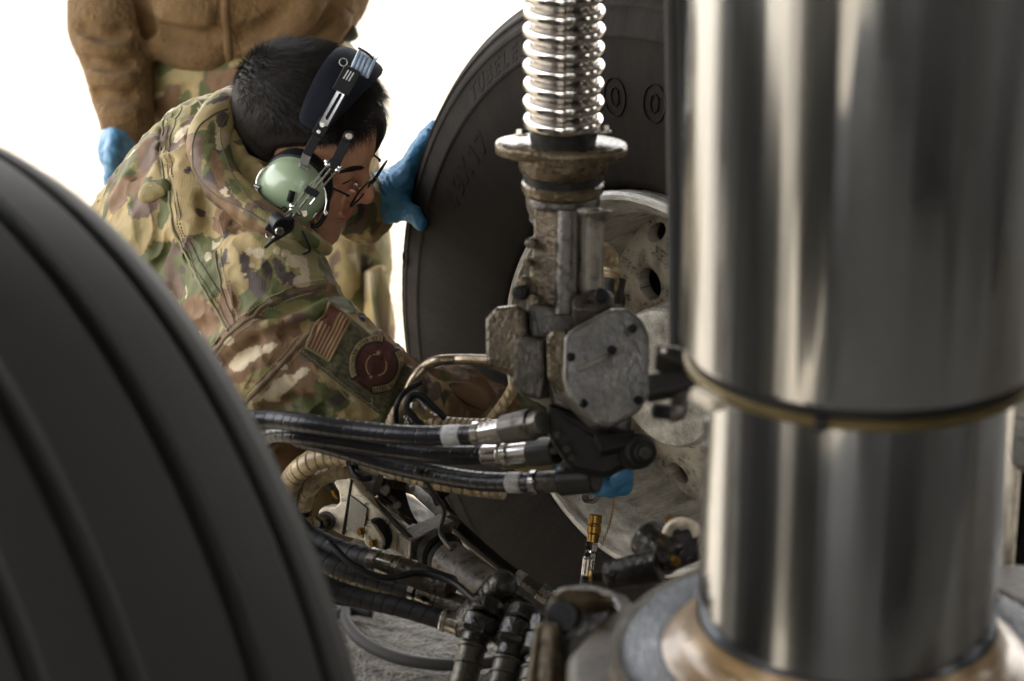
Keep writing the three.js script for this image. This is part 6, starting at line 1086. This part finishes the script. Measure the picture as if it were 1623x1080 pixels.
{ // eyeglasses
  const gl = thing('eyeglasses', 'thin black framed eyeglasses on the kneeling worker, their lenses seen almost edge-on', 'eyeglasses', H(0.11, 0.01, 0));
  const lens = mat(1, 1, 1, 0.03); const LENS = pmat(0.97, 0.97, 0.97, 0.02, 0, { transmission: 1, thickness: 0, ior: 1.5 });
  for (const s of [1, -1]) {
    const c = H(0.1135, 0.006, 0.033 * s), zx = HR.clone().multiplyScalar(0.97).addScaledVector(HX, -0.05 * s).normalize(), yy = HU.clone().addScaledVector(HX, 0.10).normalize(), nn = new THREE.Vector3().crossVectors(zx, yy).normalize();
    const ring = [], N = 40; for (let i = 0; i < N; i++) { const a = i / N * 2 * Math.PI, e = v => Math.sign(v) * Math.pow(Math.abs(v), 0.8); ring.push(c.clone().addScaledVector(zx, e(Math.cos(a)) * 0.027).addScaledVector(yy, e(Math.sin(a)) * 0.0195)); }
    const rim = wpart('rim', new THREE.TubeGeometry(new THREE.CatmullRomCurve3(ring, true), 80, 0.0013, 8, true), M.black, gl);
    const sh = new THREE.Shape(ring.map(p => { const q = p.clone().sub(c); return new THREE.Vector2(q.dot(zx), q.dot(yy)); })); const lg = new THREE.ShapeGeometry(sh, 12).applyMatrix4(basis(zx, yy, nn, c)); wpart('lens', lg, LENS, rim);
    wpart('temple', merge([cyl(H(0.104, 0.010, 0.0605 * s), H(0.102, 0.010, 0.064 * s), 0.0018), sweep(curve([H(0.104, 0.011, 0.0625 * s), H(0.06, 0.013, 0.072 * s), H(0.0, 0.013, 0.080 * s)]), 0.0017, { seg: 8 })]), M.black, gl);
    wpart('nose_pad', ball(H(0.105, -0.002, 0.012 * s), 0.003, 0.6, 1.2, 1), M.steel, gl);
  }
  wpart('bridge', sweep(curve([H(0.1165, 0.014, 0.009), H(0.119, 0.017, 0), H(0.1165, 0.014, -0.009)]), 0.0013, { seg: 8 }), M.black, gl);
}

// ---------------------------------------------------------------- the person standing behind
const stander = thing('person', 'standing person in a brown fleece jacket and camouflage trousers, head out of frame', 'person', V(400, 300, 4.5));
{
  const FLEECE = new THREE.MeshPhysicalMaterial({ color: 0xffffff, vertexColors: true, roughness: 0.95, sheen: 0.35, sheenRoughness: 0.55, sheenColor: lin(0.26, 0.18, 0.09), bumpMap: rep(T_fine, 7), bumpScale: 0.0022 });
  const z = 4.5;
  const tor = union([sq(cone(V(405, -420, z + 0.05), V(405, -40, z), 0.15, 0.155), V(405, -100, z), CX, 1.32), cone(V(330, 40, z - 0.02), V(452, 24, z - 0.02), 0.105, 0.105), cone(V(330, -50, z - 0.04), V(472, -60, z), 0.12, 0.12)], 0.07);
  const armR = union(chain([V(205, -330, z + 0.05), V(166, -60, z), V(176, 40, z - 0.05), V(202, 196, z - 0.10)], [0.078, 0.076, 0.072, 0.050]), 0.03);
  const armL2 = union(chain([V(550, -330, z + 0.05), V(578, -120, z + 0.1), V(524, -12, z + 0.05)], [0.075, 0.065, 0.055]), 0.03);
  const base = (x, y, zz) => smin(smin(tor(x, y, zz), armR(x, y, zz), 0.02), armL2(x, y, zz), 0.03);
  const fl = [[-0.0408, 0.012, [[230, -10], [238, 60], [250, 100]]], [0.0408, 0.022, [[240, 58], [270, 85], [310, 95], [360, 92]]], [-0.0357, 0.016, [[250, 40], [300, 56], [350, 52]]], [0.0306, 0.020, [[250, 20], [300, 26], [345, 30]]], [-0.0306, 0.014, [[370, 60], [410, 48], [450, 20]]], [0.0357, 0.022, [[385, 85], [430, 70], [480, 35], [500, -20]]], [-0.0306, 0.014, [[440, 85], [490, 55], [530, 10]]], [0.0306, 0.022, [[470, 95], [520, 60], [552, 20]]],
    [-0.0255, 0.012, [[120, 40], [160, 56], [205, 50]]], [0.0255, 0.014, [[122, 62], [165, 80], [212, 76]]], [-0.0255, 0.012, [[130, 92], [170, 104], [216, 100]]], [0.0229, 0.014, [[138, 116], [176, 128], [218, 126]]], [-0.0204, 0.012, [[146, 146], [182, 152], [220, 150]]], [0.0255, 0.016, [[160, 180], [190, 186], [226, 184]]]];
  const f1 = withFolds(base, fl, 3.9, 5.2);
  const hem = V(400, 104, z), hn = CY.clone().addScaledVector(CX, -0.04).addScaledVector(CZ, 0.0).normalize(), cuffP = V(198, 204, z - 0.1), cd = V(196, 196, z - 0.1).sub(V(168, 40, z - 0.05)).normalize();
  const jf = (x, y, zz) => { let d = f1(x, y, zz); const ar = armR(x, y, zz); if (Math.abs(d) < 0.03) d -= 0.004 * fbm(x * 16, y * 16, zz * 16, 3) + 0.0014 * noise3(x * 95, y * 95, zz * 95) + 0.0008 * noise3(x * 240, y * 240, zz * 240); return d; };
  const fc = (x, y, zz) => { const n = 1 + 0.35 * fbm(x * 22, y * 22, zz * 22, 3) + 0.22 * noise3(x * 150, y * 150, zz * 150); return [0.125 * n, 0.072 * n, 0.026 * n]; };
  var [lo, hi] = box([V(90, -60, 4.3), V(640, -60, 4.9), V(180, 236, 4.3), V(400, 120, 4.2), V(600, 60, 4.7)], 0.05);
  const jk = wpart('fleece_jacket', netMesh(jf, lo, hi, 0.0075, { split: 1, color: fc }), FLEECE, stander);
  // front zip and elastic hem, cuff
  const zp = [[356, -30], [357, 20], [360, 60], [364, 108]].map(p => onto(jf, p[0], p[1], 3.9, 5.2)).filter(Boolean);
  wpart('zip', strip(jf, zp, 0.016, 0.003, 0.004, 40), mat(0.13, 0.075, 0.03, 0.9, 0, { bumpMap: rep(T_fine, 8), bumpScale: 0.001 }), jk);
  // trousers
  const tf0 = union([sq(cone(V(400, 90, z + 0.03), V(400, 160, z + 0.03), 0.135, 0.14), V(400, 120, z), CX, 1.25), ...chain([V(320, 150, z + 0.02), V(322, 420, z + 0.10), V(316, 760, z + 0.22), V(314, 960, z + 0.26)], [0.112, 0.092, 0.074, 0.07]), ...chain([V(492, 150, z + 0.04), V(532, 400, z + 0.06), V(546, 520, z + 0.10), V(566, 760, z + 0.2), V(572, 950, z + 0.26)], [0.118, 0.098, 0.086, 0.080, 0.07])], 0.035);
  const tfl = [[0.012, 0.018, [[540, 370], [552, 420], [560, 470]]], [-0.012, 0.014, [[570, 380], [580, 430], [590, 480]]], [0.010, 0.02, [[520, 440], [560, 480], [610, 500]]], [-0.010, 0.014, [[530, 470], [570, 505], [610, 525]]], [0.012, 0.02, [[560, 540], [600, 560]]], [-0.008, 0.014, [[300, 130], [280, 180]]], [0.008, 0.02, [[240, 110], [250, 190]]]];
  const tf1 = withFolds(tf0, tfl, 3.9, 5.2), tf = (x, y, zz) => { const d = tf1(x, y, zz); return Math.abs(d) < 0.03 ? d - 0.006 * fbm(x * 11, y * 11, zz * 11, 3) - 0.001 * noise3(x * 80, y * 80, zz * 80) : d; };
  var [lo, hi] = box([V(190, 70, 4.4), V(640, 70, 4.8), V(300, 985, 4.9), V(620, 985, 4.9), V(400, 100, 4.2)], 0.05);
  const tr = wpart('trousers', netMesh(tf, lo, hi, 0.0085, { split: 1, color: camo({ off: 64.5, scale: 1.15, darkAt: 0.5, creamAt: 0.6, bias: () => [0.05, 0.05, 0.04] }) }), CLOTH, stander);
  const pk = [[584, 430], [606, 418], [622, 470], [618, 534], [600, 540], [590, 480]]; const kc = V(604, 480, z - 0.03);
  { const g = slab(roundPx(pk, 6), kc, CZ.clone().addScaledVector(CX, 0.5), 0.05, 0.008), p = g.attributes.position, cm = camo({ off: 74, scale: 1.2, darkAt: 0.5, bias: () => [0, -0.1, 0.2] }), c = new Float32Array(p.count * 3); for (let i = 0; i < p.count; i++) c.set(cm(p.getX(i), p.getY(i), p.getZ(i)), i * 3); g.setAttribute('color', new THREE.BufferAttribute(c, 3)); wpart('leg_pocket', g, CLOTH, tr); }
  { const g = slab(roundPx([[540, 48], [562, 36], [568, 56], [556, 64], [540, 62]], 6), V(554, 50, 4.46), CZ, 0.03, 0.008); wpart('hem_toggle', g, mat(0.075, 0.08, 0.05, 0.8), jk); }
  for (const [x, y] of [[314, 985], [572, 980]]) { const a = V(x, y - 30, z + 0.26), b = a.clone().add(V3(0.02, -0.09, 0.16)); a.y = Math.max(a.y, 0.1); b.y = 0.045; wpart('boot', netMesh(union([cone(a, a.clone().setY(0.06), 0.06, 0.055), cone(a.clone().setY(0.055), b, 0.05, 0.045)], 0.03), ...box([a, b, a.clone().setY(0)], 0.1), 0.009), mat(0.22, 0.15, 0.085, 0.8), stander); }
  // hanging gloved hand
  const P = (x, y, d = 0) => V(x, y, 4.39 + d);
  const palm = union([cone(P(195, 196), P(188, 236), 0.034, 0.036), cone(P(184, 228, -0.01), P(182, 250, -0.01), 0.026, 0.024), cone(P(194, 228, 0.02), P(188, 252, 0.025), 0.028, 0.024)], 0.02);
  const fg = [[[181, 250, -0.03], [177, 268, -0.035], [174, 282, -0.03], [176, 292, -0.02]], [[183, 252, -0.008], [178, 272, -0.014], [174, 288, -0.008], [176, 298, 0.0]], [[187, 252, 0.015], [182, 272, 0.01], [178, 287, 0.014], [179, 297, 0.02]], [[191, 250, 0.036], [187, 266, 0.032], [184, 278, 0.034], [184, 286, 0.038]]].map(l => union(chain(l.map(p => P(...p)), [0.0135, 0.012, 0.0108, 0.0095]), 0.005));
  const th = union(chain([P(184, 216, -0.03), P(178, 238, -0.05), P(176, 254, -0.055), P(177, 264, -0.05)], [0.018, 0.0145, 0.0125, 0.011]), 0.006);
  const gf = (x, y, zz) => { let d = palm(x, y, zz), q = th(x, y, zz); for (const k of fg) q = Math.min(q, k(x, y, zz)); return smin(d, q, 0.012) - 0.0014 * noise3(x * 90, y * 90, zz * 90); };
  var [lo, hi] = box([P(165, 196), P(215, 305), P(190, 250, -0.06), P(190, 250, 0.05)], 0.03);
  wpart('glove', netMesh(gf, lo, hi, 0.0038, { split: 1 }), coloured(NITRILE, [0.06, 0.175, 0.29]), stander);
}

// ---------------------------------------------------------------- the aircraft overhead and the hangar wall behind the viewer, which shade the wheels and are mirrored in the strut
const aircraft = thing('aircraft_fuselage', 'grey aircraft belly overhead above the landing gear', 'aircraft', V3(1, 3.0, 0));
part('belly', new RoundedBoxGeometry(9.9, 3.0, 9.7, 4, 0.4).translate(1.25, 1.5, -1.7), mat(0.16, 0.16, 0.165, 0.5), aircraft);
{
  const wall = thing('hangar_wall', 'dark hangar wall with tall openings behind the viewer', 'wall', V3(0, 0, 2.75));
  const m = mat(0.030, 0.029, 0.027, 0.85);
  for (const [x0, x1] of [[-6.5, -2.3], [-0.3, 0.72], [1.35, 5.2]]) part('panel', rbox(x1 - x0, 3.2, 0.2, 0.02).translate((x0 + x1) / 2, 1.6, 0), m, wall);
  for (const [z0, z1] of [[-6.6, -3.5], [-2.95, -1.0], [-0.2, 2.6]]) part('panel', rbox(0.2, 3.2, z1 - z0, 0.02).translate(5.2, 1.6, (z0 + z1) / 2 - 2.75), m, wall);
}
function rearWheel(az, dist, label) { // tread towards the strut
  const w = nearW.clone(); w.name = numbered('wheel_assembly'); w.userData = { label, category: 'aircraft wheel' }; scene.add(w);
  w.rotation.set(0, az + Math.PI / 2, 0); w.position.set(SA.x + Math.sin(az) * dist, 0.63, SA.z + Math.cos(az) * dist);
}
rearWheel(-0.62, 2.05, 'right tyre of the pair behind the viewer on the left'); rearWheel(-0.88, 2.1, 'left tyre of the pair behind the viewer on the left');
rearWheel(0.36, 2.2, 'left tyre of the pair behind the viewer on the right'); rearWheel(0.60, 2.25, 'right tyre of the pair behind the viewer on the right');
rearWheel(-0.03, 2.85, 'tyre straight behind the viewer'); rearWheel(1.42, 2.3, 'tyre far to the right of the strut, outside the view');

scene.traverse(o => { if (o.isMesh) { o.castShadow = o.receiveShadow = true; } });
renderer.render(scene, camera);
